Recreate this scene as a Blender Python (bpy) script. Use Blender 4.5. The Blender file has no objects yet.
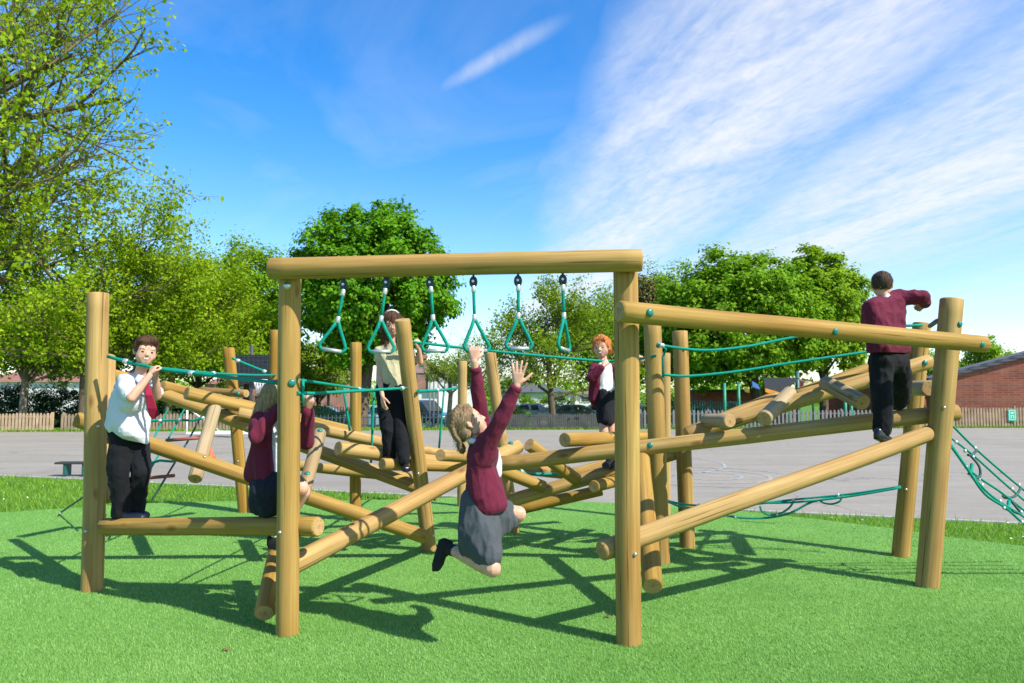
import bpy, bmesh, math, random
import numpy as np
from mathutils import Vector, Matrix, noise
random.seed(7); rng = np.random.default_rng(7)
SC = bpy.context.scene
COL = SC.collection
R = math.radians

# ------------------------------------------------------------------ camera and survey helpers
CAM = Vector((0, 0, 1.47)); F = 740.0; PITCH = math.atan(50.5 / F)
FWD = Vector((0, math.cos(PITCH), math.sin(PITCH))); UPV = Vector((0, -math.sin(PITCH), math.cos(PITCH)))
def ray(px, py):
    return Vector((1, 0, 0)) * ((px - 512) / F) + UPV * ((341.5 - py) / F) + FWD
def W(px, py, d):
    r = ray(px, py); return CAM + r * (d / r.y)
def G(px, py, z=0.0):
    r = ray(px, py); return CAM + r * ((z - CAM.z) / r.z)
cam = bpy.data.cameras.new('camera'); co = bpy.data.objects.new('camera', cam); COL.objects.link(co)
co.location = CAM; co.rotation_euler = (math.pi / 2 + PITCH, 0, 0)
cam.sensor_width = 36; cam.lens = F / 1024 * 36; cam.clip_end = 3000; cam.clip_start = 0.05
cam.dof.use_dof = True; cam.dof.focus_distance = 5.2; cam.dof.aperture_fstop = 4.5
SC.camera = co

# ------------------------------------------------------------------ object helpers
def tag(o, label=None, cat=None, group=None, kind=None):
    if label: o['label'] = label
    if cat: o['category'] = cat
    if group: o['group'] = group
    if kind: o['kind'] = kind
    return o
WM = {}
def place(o, M, parent=None):
    COL.objects.link(o); WM[o.name] = M
    if parent:
        o.parent = parent; o.matrix_basis = WM[parent.name].inverted() @ M
    else: o.matrix_basis = M
    return o
def thing(name, loc, label, cat, group=None, rz=0):
    o = bpy.data.objects.new(name, None); o.empty_display_size = 0.2
    place(o, Matrix.Translation(loc) @ Matrix.Rotation(rz, 4, 'Z')); return tag(o, label, cat, group)
def mesh_obj(name, me, mats, parent=None, M=None):
    o = bpy.data.objects.new(name, me)
    for m in (mats if isinstance(mats, (list, tuple)) else [mats]): me.materials.append(m)
    return place(o, M if M is not None else Matrix.Identity(4), parent)
def wobj(name, bm, mats, parent=None, smooth=False, origin=None):
    """bm holds world coordinates; the object's origin goes to its own centre (or origin)"""
    me = bpy.data.meshes.new(name)
    if origin is None:
        if len(bm.verts):
            cs = [v.co for v in bm.verts]
            origin = Vector([(min(c[i] for c in cs) + max(c[i] for c in cs)) / 2 for i in range(3)])
        else: origin = Vector((0, 0, 0))
    M = Matrix.Translation(origin)
    if parent: M = Matrix.Translation(origin) @ WM[parent.name].to_quaternion().to_matrix().to_4x4() if False else M
    bm.transform(M.inverted()); bm.to_mesh(me); bm.free()
    if smooth: me.polygons.foreach_set('use_smooth', [True] * len(me.polygons))
    return mesh_obj(name, me, mats, parent, M)
def box(bm, c, s, rz=0, mi=0, bev=0):
    M = Matrix.Translation(c) @ Matrix.Rotation(rz, 4, 'Z')
    g = bmesh.ops.create_cube(bm, size=1, matrix=M @ Matrix.Diagonal((*s, 1)))
    fs = {f for v in g['verts'] for f in v.link_faces}
    for f in fs: f.material_index = mi
    if bev: bmesh.ops.bevel(bm, geom=list({e for f in fs for e in f.edges}), offset=bev, segments=2, affect='EDGES', profile=.5)
def tube(bm, pts, rad, n=8, mi=0, caps=True):
    pts = [Vector(p) for p in pts]
    rs = rad if isinstance(rad, (list, tuple)) else [rad] * len(pts)
    rings = []; prev = None
    for i, p in enumerate(pts):
        t = (pts[min(i + 1, len(pts) - 1)] - pts[max(i - 1, 0)]).normalized()
        if prev is None:
            a = t.cross(Vector((0, 0, 1)));
            if a.length < .05: a = t.cross(Vector((1, 0, 0)))
        else: a = prev - t * prev.dot(t)
        a.normalize(); prev = a; b = t.cross(a)
        rings.append([bm.verts.new(p + (a * math.cos(2 * math.pi * k / n) + b * math.sin(2 * math.pi * k / n)) * rs[i]) for k in range(n)])
    for i in range(len(rings) - 1):
        for k in range(n):
            f = bm.faces.new((rings[i][k], rings[i][(k + 1) % n], rings[i + 1][(k + 1) % n], rings[i + 1][k])); f.material_index = mi; f.smooth = True
    if caps:
        for r_, fl in ((rings[0], True), (rings[-1], False)):
            f = bm.faces.new(list(reversed(r_)) if fl else r_); f.material_index = mi
def poly(bm, pts, mi=0):
    f = bm.faces.new([bm.verts.new(Vector(p)) for p in pts]); f.material_index = mi; return f
def prism(bm, pts, d, mi=0):
    """polygon pts extruded by vector d"""
    a = [bm.verts.new(Vector(p)) for p in pts]; b = [bm.verts.new(Vector(p) + Vector(d)) for p in pts]
    n = len(a); fs = [bm.faces.new(a), bm.faces.new(list(reversed(b)))]
    for i in range(n): fs.append(bm.faces.new((a[i], b[i], b[(i + 1) % n], a[(i + 1) % n])))
    for f in fs: f.material_index = mi
    bmesh.ops.recalc_face_normals(bm, faces=fs)
def numpy_mesh(name, V, Q, k):
    me = bpy.data.meshes.new(name); n = len(Q)
    me.vertices.add(len(V)); me.vertices.foreach_set('co', V.astype(np.float32).ravel())
    me.loops.add(n * k); me.loops.foreach_set('vertex_index', Q.astype(np.int32).ravel())
    me.polygons.add(n); me.polygons.foreach_set('loop_start', np.arange(0, n * k, k, dtype=np.int32))
    me.update(calc_edges=True); return me

# ------------------------------------------------------------------ materials
class N:
    def __init__(s, name):
        s.m = bpy.data.materials.new(name); s.m.use_nodes = True; s.t = s.m.node_tree
        s.b = s.t.nodes['Principled BSDF']; s.out = s.t.nodes['Material Output']
    def n(s, typ, **kw):
        x = s.t.nodes.new('ShaderNode' + typ)
        for k, v in kw.items(): setattr(x, k, v)
        return x
    def l(s, a, b): s.t.links.new(a, b)
    def noise(s, vec, scale, detail=3, rough=.55, dist=0):
        x = s.n('TexNoise'); x.inputs['Scale'].default_value = scale; x.inputs['Detail'].default_value = detail
        x.inputs['Roughness'].default_value = rough; x.inputs['Distortion'].default_value = dist
        if vec is not None: s.l(vec, x.inputs['Vector'])
        return x.outputs['Fac']
    def ramp(s, fac, stops):
        x = s.n('ValToRGB'); e = x.color_ramp.elements
        while len(e) < len(stops): e.new(.5)
        for el, (p, c) in zip(e, stops):
            el.position = p; el.color = (*c, 1) if len(c) == 3 else c
        s.l(fac, x.inputs[0]); return x.outputs[0]
    def mix(s, fac, a, b, mode='MIX'):
        x = s.n('Mix', data_type='RGBA', blend_type=mode)
        for i, v in ((0, fac), (6, a), (7, b)):
            if hasattr(v, 'is_linked') or isinstance(v, bpy.types.NodeSocket): s.l(v, x.inputs[i])
            else: x.inputs[i].default_value = v if i == 0 else (*v, 1)
        return x.outputs[2]
    def math(s, op, a, b=0, c=0, clamp=False):
        x = s.n('Math', operation=op, use_clamp=clamp)
        for i, v in enumerate((a, b, c)):
            if isinstance(v, bpy.types.NodeSocket): s.l(v, x.inputs[i])
            else: x.inputs[i].default_value = v
        return x.outputs[0]
    def obj(s, scale=(1, 1, 1), rnd=True):
        tc = s.n('TexCoord'); mp = s.n('Mapping'); mp.inputs['Scale'].default_value = scale
        s.l(tc.outputs['Object'], mp.inputs['Vector'])
        if rnd:
            oi = s.n('ObjectInfo'); c = s.n('CombineXYZ'); k = s.math('MULTIPLY', oi.outputs['Random'], 37.0)
            for i in range(3): s.l(k, c.inputs[i])
            s.l(c.outputs[0], mp.inputs['Location'])
        return mp.outputs[0]
    def pos(s, scale=(1, 1, 1)):
        g = s.n('NewGeometry'); mp = s.n('Mapping'); mp.inputs['Scale'].default_value = scale
        s.l(g.outputs['Position'], mp.inputs['Vector']); return mp.outputs[0]
    def bump(s, h, strength=.3, dist=.01):
        x = s.n('Bump'); x.inputs['Strength'].default_value = strength; x.inputs['Distance'].default_value = dist
        s.l(h, x.inputs['Height']); s.l(x.outputs[0], s.b.inputs['Normal'])
    def col(s, c):
        if isinstance(c, bpy.types.NodeSocket): s.l(c, s.b.inputs['Base Color'])
        else: s.b.inputs['Base Color'].default_value = (*c, 1)
    def set(s, **kw):
        for k, v in kw.items(): s.b.inputs[k.replace('_', ' ')].default_value = v
        return s
M = {}
def simple(name, c, rough=.6, metal=0, var=.15, scale=8, bump=0, spec=.5):
    n = N(name); v = n.obj(); f = n.noise(v, scale, 4)
    lo = tuple(x * (1 - var) for x in c); hi = tuple(min(1, x * (1 + var)) for x in c)
    n.col(n.ramp(f, [(.3, lo), (.7, hi)])); n.set(Roughness=rough, Metallic=metal, Specular_IOR_Level=spec)
    if bump: n.bump(n.noise(v, scale * 6, 3), bump, .004)
    M[name] = n.m; return n
# wood: grain runs along the log's own Z axis
def wood(name, a, b, c, ends=False):
    n = N(name)
    v1 = n.obj((38, 38, .8)); v2 = n.obj((52, 52, .75)); v3 = n.obj((2.2, 2.2, 1.3)); v5 = n.obj((15, 15, .55))
    g1 = n.noise(v1, 1.0, 5, .65, .5); g2 = n.noise(v2, 1.0, 3, .6); g3 = n.noise(v5, 1.0, 3, .6, .3); big = n.noise(v3, 1.0, 3)
    base = n.ramp(n.math('ADD', n.math('MULTIPLY', g1, .6), n.math('MULTIPLY', g3, .4)), [(.31, a), (.5, b), (.68, c)])
    base = n.mix(n.math('MULTIPLY', big, .35), base, tuple(x * .84 for x in b), 'MIX')
    green = n.ramp(n.noise(n.obj((1.2, 1.2, 2.0)), 1.0, 2), [(.45, (1, 1, 1)), (.78, (.84, .88, .72))])
    base = n.mix(.8, base, green, 'MULTIPLY')
    # knots: rare cells, brown in the middle
    vo = n.n('TexVoronoi'); vo.inputs['Scale'].default_value = 1.0; n.l(n.obj((6.5, 6.5, 2.6)), vo.inputs['Vector'])
    kn = n.ramp(vo.outputs['Distance'], [(.045, (.40, .26, .15)), (.10, (.72, .55, .38)), (.17, (1.08, 1.06, 1.0)), (.26, (1, 1, 1))])
    sel = n.math('GREATER_THAN', n.noise(n.obj((3, 3, 1.6)), 1.0, 1), .43)
    base = n.mix(n.math('MULTIPLY', sel, .7), base, kn, 'MULTIPLY')
    stn = n.ramp(n.noise(n.obj((3.5, 3.5, .8)), 1.0, 3), [(.30, (.80, .66, .46)), (.50, (1, 1, 1))])
    base = n.mix(.75, base, stn, 'MULTIPLY')
    # drying checks: thin dark lines along the grain
    ck = n.ramp(g2, [(.325, (.34, .25, .18)), (.375, (1, 1, 1))])
    base = n.mix(.9, base, ck, 'MULTIPLY')
    oi = n.n('ObjectInfo'); hs = n.n('HueSaturation')
    n.l(base, hs.inputs['Color'])
    n.l(n.math('MULTIPLY_ADD', oi.outputs['Random'], .22, .90), hs.inputs['Value'])
    n.l(n.math('MULTIPLY_ADD', oi.outputs['Random'], -.16, 1.06), hs.inputs['Saturation'])
    n.col(hs.outputs[0]); n.set(Roughness=.72, Specular_IOR_Level=.25)
    n.bump(n.math('ADD', n.math('ADD', g1, g2), g3), .22, .004); M[name] = n.m
wood('pine_wood', (.21, .112, .024), (.345, .208, .050), (.49, .328, .104))
wood('pine_wood_grey', (.25, .175, .095), (.35, .262, .145), (.45, .35, .21))
def wood_end():
    n = N('log_end'); tc = n.n('TexCoord'); sp = n.n('SeparateXYZ'); n.l(tc.outputs['Object'], sp.inputs[0])
    nz = n.math('MULTIPLY', n.noise(tc.outputs['Object'], 14, 3), .012)
    r2 = n.math('SQRT', n.math('ADD', n.math('POWER', n.math('ADD', sp.outputs[0], .009), 2), n.math('POWER', sp.outputs[1], 2)))
    s = n.math('SINE', n.math('MULTIPLY', n.math('ADD', r2, nz), 640))
    c = n.ramp(n.math('MULTIPLY_ADD', s, .5, .5), [(.1, (.34, .205, .08)), (.8, (.50, .335, .15))])
    c = n.mix(n.ramp(n.math('MULTIPLY', r2, 10), [(.08, (.55, .55, .55)), (.2, (0, 0, 0))]), c, (.25, .14, .06))
    rad = n.ramp(n.noise(n.obj((60, 60, 1)), 1, 3), [(.35, (.7, .6, .5)), (.5, (1, 1, 1))])
    c = n.mix(.7, c, rad, 'MULTIPLY'); n.col(c); n.set(Roughness=.85, Specular_IOR_Level=.2); n.bump(s, .15, .002); M['log_end'] = n.m
wood_end()
n = simple('rope_green', (.003, .235, .165), .7, spec=.15, var=.2, scale=60, bump=.5)
simple('rope_dark', (.008, .06, .055), .6, var=.2, scale=60, bump=.5)
simple('rope_tan', (.42, .33, .2), .7)
simple('ferrule', (.60, .60, .59), .35, .5, .08)
simple('steel', (.55, .56, .57), .32, .9, .1, 30)
simple('alu', (.36, .38, .39), .5, .4, .08, 30)
simple('cap_green', (.010, .17, .13), .35, var=.1)
simple('pulley', (.012, .03, .03), .4, var=.2)
simple('rung_red', (.24, .055, .035), .6, bump=.2)
n = N('skin'); f = n.noise(n.obj(), 18, 3); n.col(n.ramp(f, [(.3, (.53, .285, .19)), (.7, (.62, .36, .25))])); n.set(Roughness=.5, Subsurface_Weight=.12, Specular_IOR_Level=.35)
n.b.inputs['Subsurface Radius'].default_value = (.012, .005, .003); M['skin'] = n.m
simple('lip', (.50, .17, .14), .4); simple('tooth', (.8, .78, .72), .3, var=.02); simple('eye_white', (.50, .46, .43), .2, var=.02); simple('eye_dark', (.03, .02, .015), .15, var=.02)
simple('nail', (.74, .50, .42), .3, var=.03)
def cloth(name, c, rough=.85, var=.12, weave=260, folds=0):
    n = N(name); v = n.obj()
    f = n.noise(v, 9, 4); w = n.noise(v, weave, 2)
    n.col(n.ramp(n.math('MULTIPLY_ADD', w, .35, n.math('MULTIPLY', f, .65)), [(.3, tuple(x * (1 - var) for x in c)), (.7, tuple(min(1, x * (1 + var)) for x in c))]))
    n.set(Roughness=rough, Specular_IOR_Level=.2, Sheen_Weight=.03); n.bump(n.math('ADD', n.math('MULTIPLY', w, .12), n.noise(n.obj((1, 1, .7)), 16, 4, .6, .8)), .55, .014); M[name] = n.m
cloth('maroon', (.118, .012, .032)); cloth('white_cotton', (.58, .58, .62), var=.05); cloth('cream_cotton', (.47, .44, .27), var=.08)
cloth('black_cloth', (.0065, .007, .009), var=.3); cloth('navy_cloth', (.012, .0145, .024), var=.25); cloth('grey_cloth', (.062, .070, .078), var=.15)
cloth('tie_red', (.30, .012, .045)); cloth('sock_white', (.7, .7, .7), var=.05)
simple('shoe_black', (.012, .012, .014), .3, var=.3); simple('shoe_navy', (.010, .013, .024), .5, var=.3); simple('suede_black', (.008, .008, .009), .9, var=.3)
def hairm(name, a, b):
    n = N(name); g = n.noise(n.obj((90, 90, 14)), 1, 4, .7)
    n.col(n.ramp(g, [(.3, a), (.7, b)])); n.set(Roughness=.65, Specular_IOR_Level=.12); n.bump(g, .8, .008); M[name] = n.m
hairm('hair_brown', (.045, .022, .012), (.12, .065, .035)); hairm('hair_blonde', (.20, .125, .06), (.50, .36, .20)); hairm('hair_fair', (.115, .07, .035), (.31, .215, .12))
hairm('hair_ginger', (.42, .12, .03), (.75, .28, .09)); hairm('hair_dark', (.035, .022, .015), (.10, .066, .045)); hairm('hair_long_brown', (.040, .020, .011), (.125, .066, .034))
# ------------------------------------------------------------------ world, sun
SUN_EL = R(45); SUN_AZ = R(125)
w = bpy.data.worlds.new('World'); SC.world = w; w.use_nodes = True; wt = w.node_tree; wt.nodes.clear()
class WN(N):
    def __init__(s): s.t = wt
wn = WN()
sky = wn.n('TexSky', sky_type='NISHITA'); sky.sun_disc = False; sky.sun_elevation = SUN_EL; sky.sun_rotation = SUN_AZ
sky.air_density = 1.0; sky.dust_density = .3; sky.ozone_density = 2.6; sky.altitude = 100
hs = wn.n('HueSaturation'); hs.inputs['Saturation'].default_value = 1.42; hs.inputs['Hue'].default_value = .505; wn.l(sky.outputs[0], hs.inputs['Color'])
tc = wn.n('TexCoord'); sp = wn.n('SeparateXYZ'); wn.l(tc.outputs['Generated'], sp.inputs[0])
zz = wn.math('ADD', wn.math('MAXIMUM', sp.outputs[2], 0.0), .08)
X = wn.math('DIVIDE', sp.outputs[0], zz); Y = wn.math('DIVIDE', sp.outputs[1], zz)
def comb(x, y):
    c = wn.n('CombineXYZ'); 
    for i, v in enumerate((x, y)):
        if isinstance(v, bpy.types.NodeSocket): wn.l(v, c.inputs[i])
        else: c.inputs[i].default_value = v
    return c.outputs[0]
wob = wn.noise(comb(X, wn.math('MULTIPLY', Y, .35)), 1.6, 4, .55)
Xs = wn.math('ADD', wn.math('MULTIPLY_ADD', Y, .085, X), wn.math('MULTIPLY_ADD', wob, .5, -.25))
def grey(v): return (v, v, v)
band = wn.ramp(wn.math('MULTIPLY', Xs, .25), [(.085, grey(.0)), (.135, grey(.72)), (.20, grey(1.0)), (.26, grey(.70)), (.305, grey(.42)), (.36, grey(.78)), (.47, grey(1)), (.58, grey(.48)), (.68, grey(.34)), (.80, grey(.55)), (.93, grey(.35))])
fib = wn.noise(comb(wn.math('MULTIPLY', wn.math('ADD', X, wn.math('MULTIPLY', Y, .25)), 5.0), wn.math('MULTIPLY', Y, 1.3)), 1.0, 7, .62, .6)
rip = wn.noise(comb(wn.math('MULTIPLY', wn.math('SUBTRACT', X, wn.math('MULTIPLY', Y, .35)), 17.0), wn.math('MULTIPLY', wn.math('ADD', Y, wn.math('MULTIPLY', X, 1.3)), 13.0)), 1.0, 4, .6, .5)
tex = wn.math('ADD', wn.math('MULTIPLY', fib, .68), wn.math('MULTIPLY', rip, .32))
tex = wn.ramp(tex, [(.22, grey(.05)), (.64, grey(1))])
m1 = wn.math('MULTIPLY', band, wn.math('MULTIPLY_ADD', tex, .95, .16), clamp=True)
# thin veil on the left and near the horizon, one small wisp near the top
veil = wn.ramp(wn.noise(comb(wn.math('MULTIPLY', X, 1.1), wn.math('MULTIPLY', wn.math('ADD', Y, wn.math('MULTIPLY', X, .5)), 1.0)), 1.0, 6, .6, .7), [(.42, grey(0)), (.60, grey(.13)), (.80, grey(.34))])
dx = wn.math('SUBTRACT', X, wn.math('MULTIPLY_ADD', Y, -.87, 1.53)); wisp = wn.math('MULTIPLY', wn.math('LESS_THAN', wn.math('ABSOLUTE', wn.math('SUBTRACT', Y, 1.82)), 9), 1)
gx = wn.math('POWER', wn.math('MULTIPLY', wn.math('MULTIPLY_ADD', wob, .09, wn.math('SUBTRACT', dx, .045)), 24), 2); gy = wn.math('POWER', wn.math('MULTIPLY', wn.math('SUBTRACT', Y, 1.81), 7.5), 2)
wis = wn.math('MULTIPLY', wn.math('EXPONENT', wn.math('MULTIPLY', wn.math('ADD', gx, gy), -1)), wn.math('MULTIPLY_ADD', fib, 1.6, -.25), clamp=True)
hz = wn.ramp(sp.outputs[2], [(.0, grey(.40)), (.12, grey(.16)), (.30, grey(.03)), (.5, grey(0))])
tot = wn.math('MAXIMUM', wn.math('MAXIMUM', m1, veil), wn.math('MAXIMUM', wis, hz), clamp=True)
tot = wn.math('MULTIPLY', tot, .92)
CLOUD = 3.75
mx = wn.mix(tot, hs.outputs[0], (CLOUD * .95, CLOUD * .985, CLOUD * 1.03))
bg = wn.n('Background'); bg.inputs['Strength'].default_value = .15; wn.l(mx, bg.inputs['Color'])
wo = wn.n('OutputWorld'); wn.l(bg.outputs[0], wo.inputs[0])
sd = bpy.data.lights.new('sun', 'SUN'); so = bpy.data.objects.new('sun', sd); COL.objects.link(so)
sd.energy = 4.4; sd.angle = R(.5); sd.color = (1, .955, .88)
tos = Vector((math.sin(SUN_AZ) * math.cos(SUN_EL), math.cos(SUN_AZ) * math.cos(SUN_EL), math.sin(SUN_EL)))
so.rotation_euler = (-tos).to_track_quat('-Z', 'Y').to_euler(); so.location = (5, -5, 12)
vs = SC.view_settings; vs.view_transform = 'Standard'; vs.look = 'None'; vs.exposure = .82; vs.gamma = 1; vs.use_curve_mapping = False
SC.cycles.max_bounces = 6; SC.cycles.transparent_max_bounces = 6
# ================================================================== the climbing frame
FRAME = thing('climbing_frame', (0.3, 5.6, 0), 'large climbing frame of round pine posts, crossing logs and green ropes on artificial turf', 'climbing frame')
LOGS = {}
def log(key, name, p1, p2, D, mat='pine_wood', label=None, taper=1.0, wob=.004):
    a, b = Vector(p1), Vector(p2); ax = b - a; L = ax.length; q = ax.to_track_quat('Z', 'Y')
    Mw = Matrix.Translation((a + b) / 2) @ (q @ Matrix.Rotation(random.uniform(0, 6.28), 3, 'Z').to_quaternion()).to_matrix().to_4x4()
    bm = bmesh.new(); n = 28; ns = max(4, int(L / .12)); r = D / 2; ch = .008
    zs = [-L / 2] + [-L / 2 + ch] + [-L / 2 + L * i / ns for i in range(1, ns)] + [L / 2 - ch, L / 2]
    off = random.uniform(0, 99); rings = []
    for i, z in enumerate(zs):
        s = r * (1 + (taper - 1) * (z / L + .5)) - (ch * .8 if i in (0, len(zs) - 1) else 0)
        cx = wob * noise.noise((off, z * .8, 0)) * 2; cy = wob * noise.noise((off, z * .8, 9)) * 2
        ring = []
        for k in range(n):
            t = 2 * math.pi * k / n
            rr = s * (1 + .018 * noise.noise((off + math.cos(t), math.sin(t), z * 1.6)))
            ring.append(bm.verts.new((cx + rr * math.cos(t), cy + rr * math.sin(t), z)))
        rings.append(ring)
    for i in range(len(rings) - 1):
        for k in range(n):
            f = bm.faces.new((rings[i][k], rings[i][(k + 1) % n], rings[i + 1][(k + 1) % n], rings[i + 1][k])); f.smooth = 1 < i + 1 < len(rings) - 1
    f = bm.faces.new(list(reversed(rings[0]))); f.material_index = 1
    f = bm.faces.new(rings[-1]); f.material_index = 1
    me = bpy.data.meshes.new(name); bm.to_mesh(me); bm.free()
    o = mesh_obj(name, me, [M[mat], M['log_end']], FRAME, Mw)
    if label: o['label'] = label
    LOGS[key] = (o, a, b, r); return o
def bolt(key, px, py, kind='cap'):
    o, a, b, r = LOGS[key]; u = (b - a).normalized(); rd = ray(px, py).normalized()
    n_ = u.cross(rd); n_.normalize()
    w0 = a - CAM; e = w0.dot(n_); e = max(-.8 * r, min(.8 * r, e))
    # closest point on the axis
    k = u.dot(rd); t = (u.dot(-w0) - k * (rd.dot(-w0))) / (1 - k * k) ; P = a + u * t
    back = (-rd - u * (-rd).dot(u)).normalized()
    P2 = P - n_ * e + back * math.sqrt(r * r - e * e); nor = (P2 - P).normalized()
    bm = bmesh.new(); s = .023 if kind == 'cap' else (.012 if kind == 'bolt' else .024); h = .012 if kind != 'plate' else .003
    prof = [(s, -.012), (s, h * .4), (s * .75, h * .85), (s * .3, h), (0.001, h)] if kind != 'plate' else [(s, -.02), (s, h), (0.001, h)]
    n = 16; rings = [[bm.verts.new((rr * math.cos(2 * math.pi * i / n), rr * math.sin(2 * math.pi * i / n), z)) for i in range(n)] for rr, z in prof]
    for i in range(len(rings) - 1):
        for j in range(n): bm.faces.new((rings[i][j], rings[i][(j + 1) % n], rings[i + 1][(j + 1) % n], rings[i + 1][j])).smooth = True
    me = bpy.data.meshes.new('bolt'); bm.to_mesh(me); bm.free()
    mesh_obj('bolt_cap' if kind == 'cap' else 'bolt', me, M['cap_green' if kind == 'cap' else 'steel'], o, Matrix.Translation(P2) @ nor.to_track_quat('Z', 'Y').to_matrix().to_4x4())
def post(key, bx, by, tx, ty, D, td=None, d=None, label=None, mat='pine_wood'):
    b = G(bx, by) if d is None else W(bx, by, d)
    t = W(tx, ty, b.y if td is None else td); u = (t - b).normalized()
    log(key, 'post', b - u * .15, t, D, mat, label)
post('A', 629, 643, 625.5, 260, .149); post('B', 287.5, 634, 290.5, 268, .137); post('C', 92, 590, 98.5, 293, .153)
post('D', 244, 512, 228.5, 348, .142); post('E', 271, 515, 275, 330, .115); post('F', 355, 521, 356, 342.5, .128)
post('G', 429, 550, 402, 319.5, .136, td=6.45, label='leaning post in the middle of the log jumble')
post('H', 461.5, 506, 462.5, 361, .118); post('I', 514, 532, 490, 352, .122, td=7.6)
post('J', 661, 563, 652.5, 322, .154); post('J2', 665, 520, 664.5, 353, .128); post('K', 687, 547, 679.5, 331, .146)
post('L', 927, 586, 952, 299, .167); post('M', 901, 556, 922, 323, .152)
log('beam', 'top_beam', W(270, 268, 4.515), W(642, 260.5, 4.32), .134)
LL = [
 ('R1', 'rail', (619, 311.5, 4.195), (983, 344, 5.44), .124, 0), ('R2', 'rail', (601, 551, 4.49), (931, 433, 5.76), .122, 0),
 ('R3', 'log', (500, 464, 6.4), (958, 412, 5.83), .128, 0), ('R4', 'log', (930, 361, 6.47), (686, 435, 6.35), .130, 0),
 ('R4b', 'log', (925, 349, 6.85), (796, 396, 6.7), .120, 0), ('R5', 'log', (863, 403, 5.80), (825, 383, 6.3), .128, 1),
 ('R6', 'log', (764, 419, 5.95), (790, 393, 6.5), .125, 1), ('R6b', 'log', (730, 421, 5.98), (706, 421, 6.35), .112, 1),
 ('R6c', 'log', (688, 433, 6.75), (777, 397, 6.95), .110, 0), ('R7', 'log', (565, 440, 6.05), (650, 437, 7.3), .118, 0),
 ('R8', 'log', (529, 444, 6.62), (577, 480, 7.05), .118, 0), ('R9', 'log', (510, 501, 7.25), (686, 450, 7.25), .132, 0),
 ('R10', 'log', (520, 509, 7.55), (602, 490, 7.5), .112, 0), ('R11', 'log', (594, 487, 6.75), (642, 474, 7.7), .112, 0),
 ('R12', 'log', (500, 470, 7.0), (544, 487, 7.15), .118, 0), ('R13', 'log', (505, 467, 7.9), (566, 474, 8.0), .115, 0),
 ('R13b', 'log', (570, 474, 8.0), (612, 463, 8.1), .115, 0), ('R15', 'log', (642, 455, 6.25), (652, 586, 4.84), .132, 0),
 ('R16', 'log', (930, 388, 5.95), (894, 388, 6.8), .128, 1),
 ('low', 'rail', (104, 526, 5.47), (318, 527, 4.60), .119, 0), ('diag', 'log', (289, 566, 4.68), (518, 446, 6.7), .130, 0),
 ('L2', 'log', (76, 419, 5.95), (425, 537, 6.68), .124, 0), ('L3c', 'log', (153, 391, 7.3), (438, 495, 7.02), .125, 0),
 ('L3b', 'log', (186, 393, 6.85), (349, 431, 8.1), .120, 0), ('L3a', 'log', (162, 386, 7.25), (262, 409, 8.4), .115, 0),
 ('L3d', 'log', (200, 391, 7.9), (246.5, 394, 7.55), .082, 0), ('L5', 'log', (238, 413, 7.1), (475, 461, 8.0), .118, 0),
 ('X1', 'log', (217, 399, 7.15), (195, 479, 6.38), .118, 1), ('X2', 'log', (320, 432, 6.85), (302, 498, 6.2), .116, 1),
 ('X3', 'log', (109, 357, 6.5), (107.5, 501, 5.8), .10, 0), ('X4', 'log', (108, 374, 6.7), (152, 384, 7.3), .11, 0),
 ('L6', 'log', (338, 448.5, 6.45), (445, 463, 7.35), .128, 0), ('L7', 'log', (382, 464, 6.58), (468, 467, 7.4), .108, 0),
 ('L8', 'log', (441, 455, 6.55), (492, 459, 7.7), .106, 0), ('L9', 'log', (296, 465, 8.35), (416, 479, 8.5), .115, 0),
 ('L10', 'log', (264, 613, 4.72), (284, 522, 5.6), .124, 0), ('L11', 'log', (358, 441, 8.3), (500, 462, 8.8), .105, 0)]
for k, nm, a, b, D, g in LL: log(k, nm, W(*a), W(*b), D, 'pine_wood_grey' if g else 'pine_wood')
for k, x, y, t in [('A', 635, 552, 'bolt'), ('B', 292, 383, 'cap'), ('B', 287, 287, 'plate'), ('B', 280, 531, 'bolt'), ('C', 86, 530, 'bolt'), ('C', 98, 426, 'bolt'),
    ('R1', 644, 312, 'cap'), ('R1', 828, 331, 'cap'), ('R1', 974, 344, 'cap'), ('L', 960, 325, 'cap'), ('L', 944, 408, 'bolt'), ('R3', 650, 445, 'cap'), ('R4', 921, 364, 'cap'),
    ('G', 418, 471, 'bolt'), ('G', 433, 534, 'bolt'), ('L3d', 241, 394, 'cap'), ('X1', 219, 400, 'cap'), ('X2', 319, 435, 'cap'), ('X2', 306, 478, 'cap'), ('diag', 507, 443, 'cap'),
    ('D', 238, 461, 'bolt'), ('J', 659, 345, 'cap'), ('M', 906, 489, 'bolt'), ('K', 684, 350, 'bolt'), ('L2', 205, 457, 'bolt')]: bolt(k, x, y, t)
# ropes
def sagpts(a, b, sag, n=14):
    return [a.lerp(b, i / n) - Vector((0, 0, sag * 4 * (i / n) * (1 - i / n))) for i in range(n + 1)]
def rope(pts, r=.011, mat='rope_green', parent=None, name='hand_rope', fer=()):
    bm = bmesh.new(); tube(bm, pts, r, 8); o = wobj(name, bm, M[mat], parent or FRAME)
    for t in fer:
        i = min(int(t * (len(pts) - 1)), len(pts) - 2); p = pts[i].lerp(pts[i + 1], t * (len(pts) - 1) - i); d = (pts[i + 1] - pts[i]).normalized()
        b2 = bmesh.new(); tube(b2, [p - d * .022, p - d * .018, p + d * .018, p + d * .022], [r * 1.15, r * 1.6, r * 1.6, r * 1.15], 10); wobj('ferrule', b2, M['ferrule'], o)
    return o
HB = W(154, 367.5, 5.27)      # boy's grip
rope(sagpts(W(108, 356.5, 5.45), HB, .004, 6) + sagpts(HB, W(276, 375, 9.0), .02)[1:], fer=(.12, .55), r=.0125)
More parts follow.
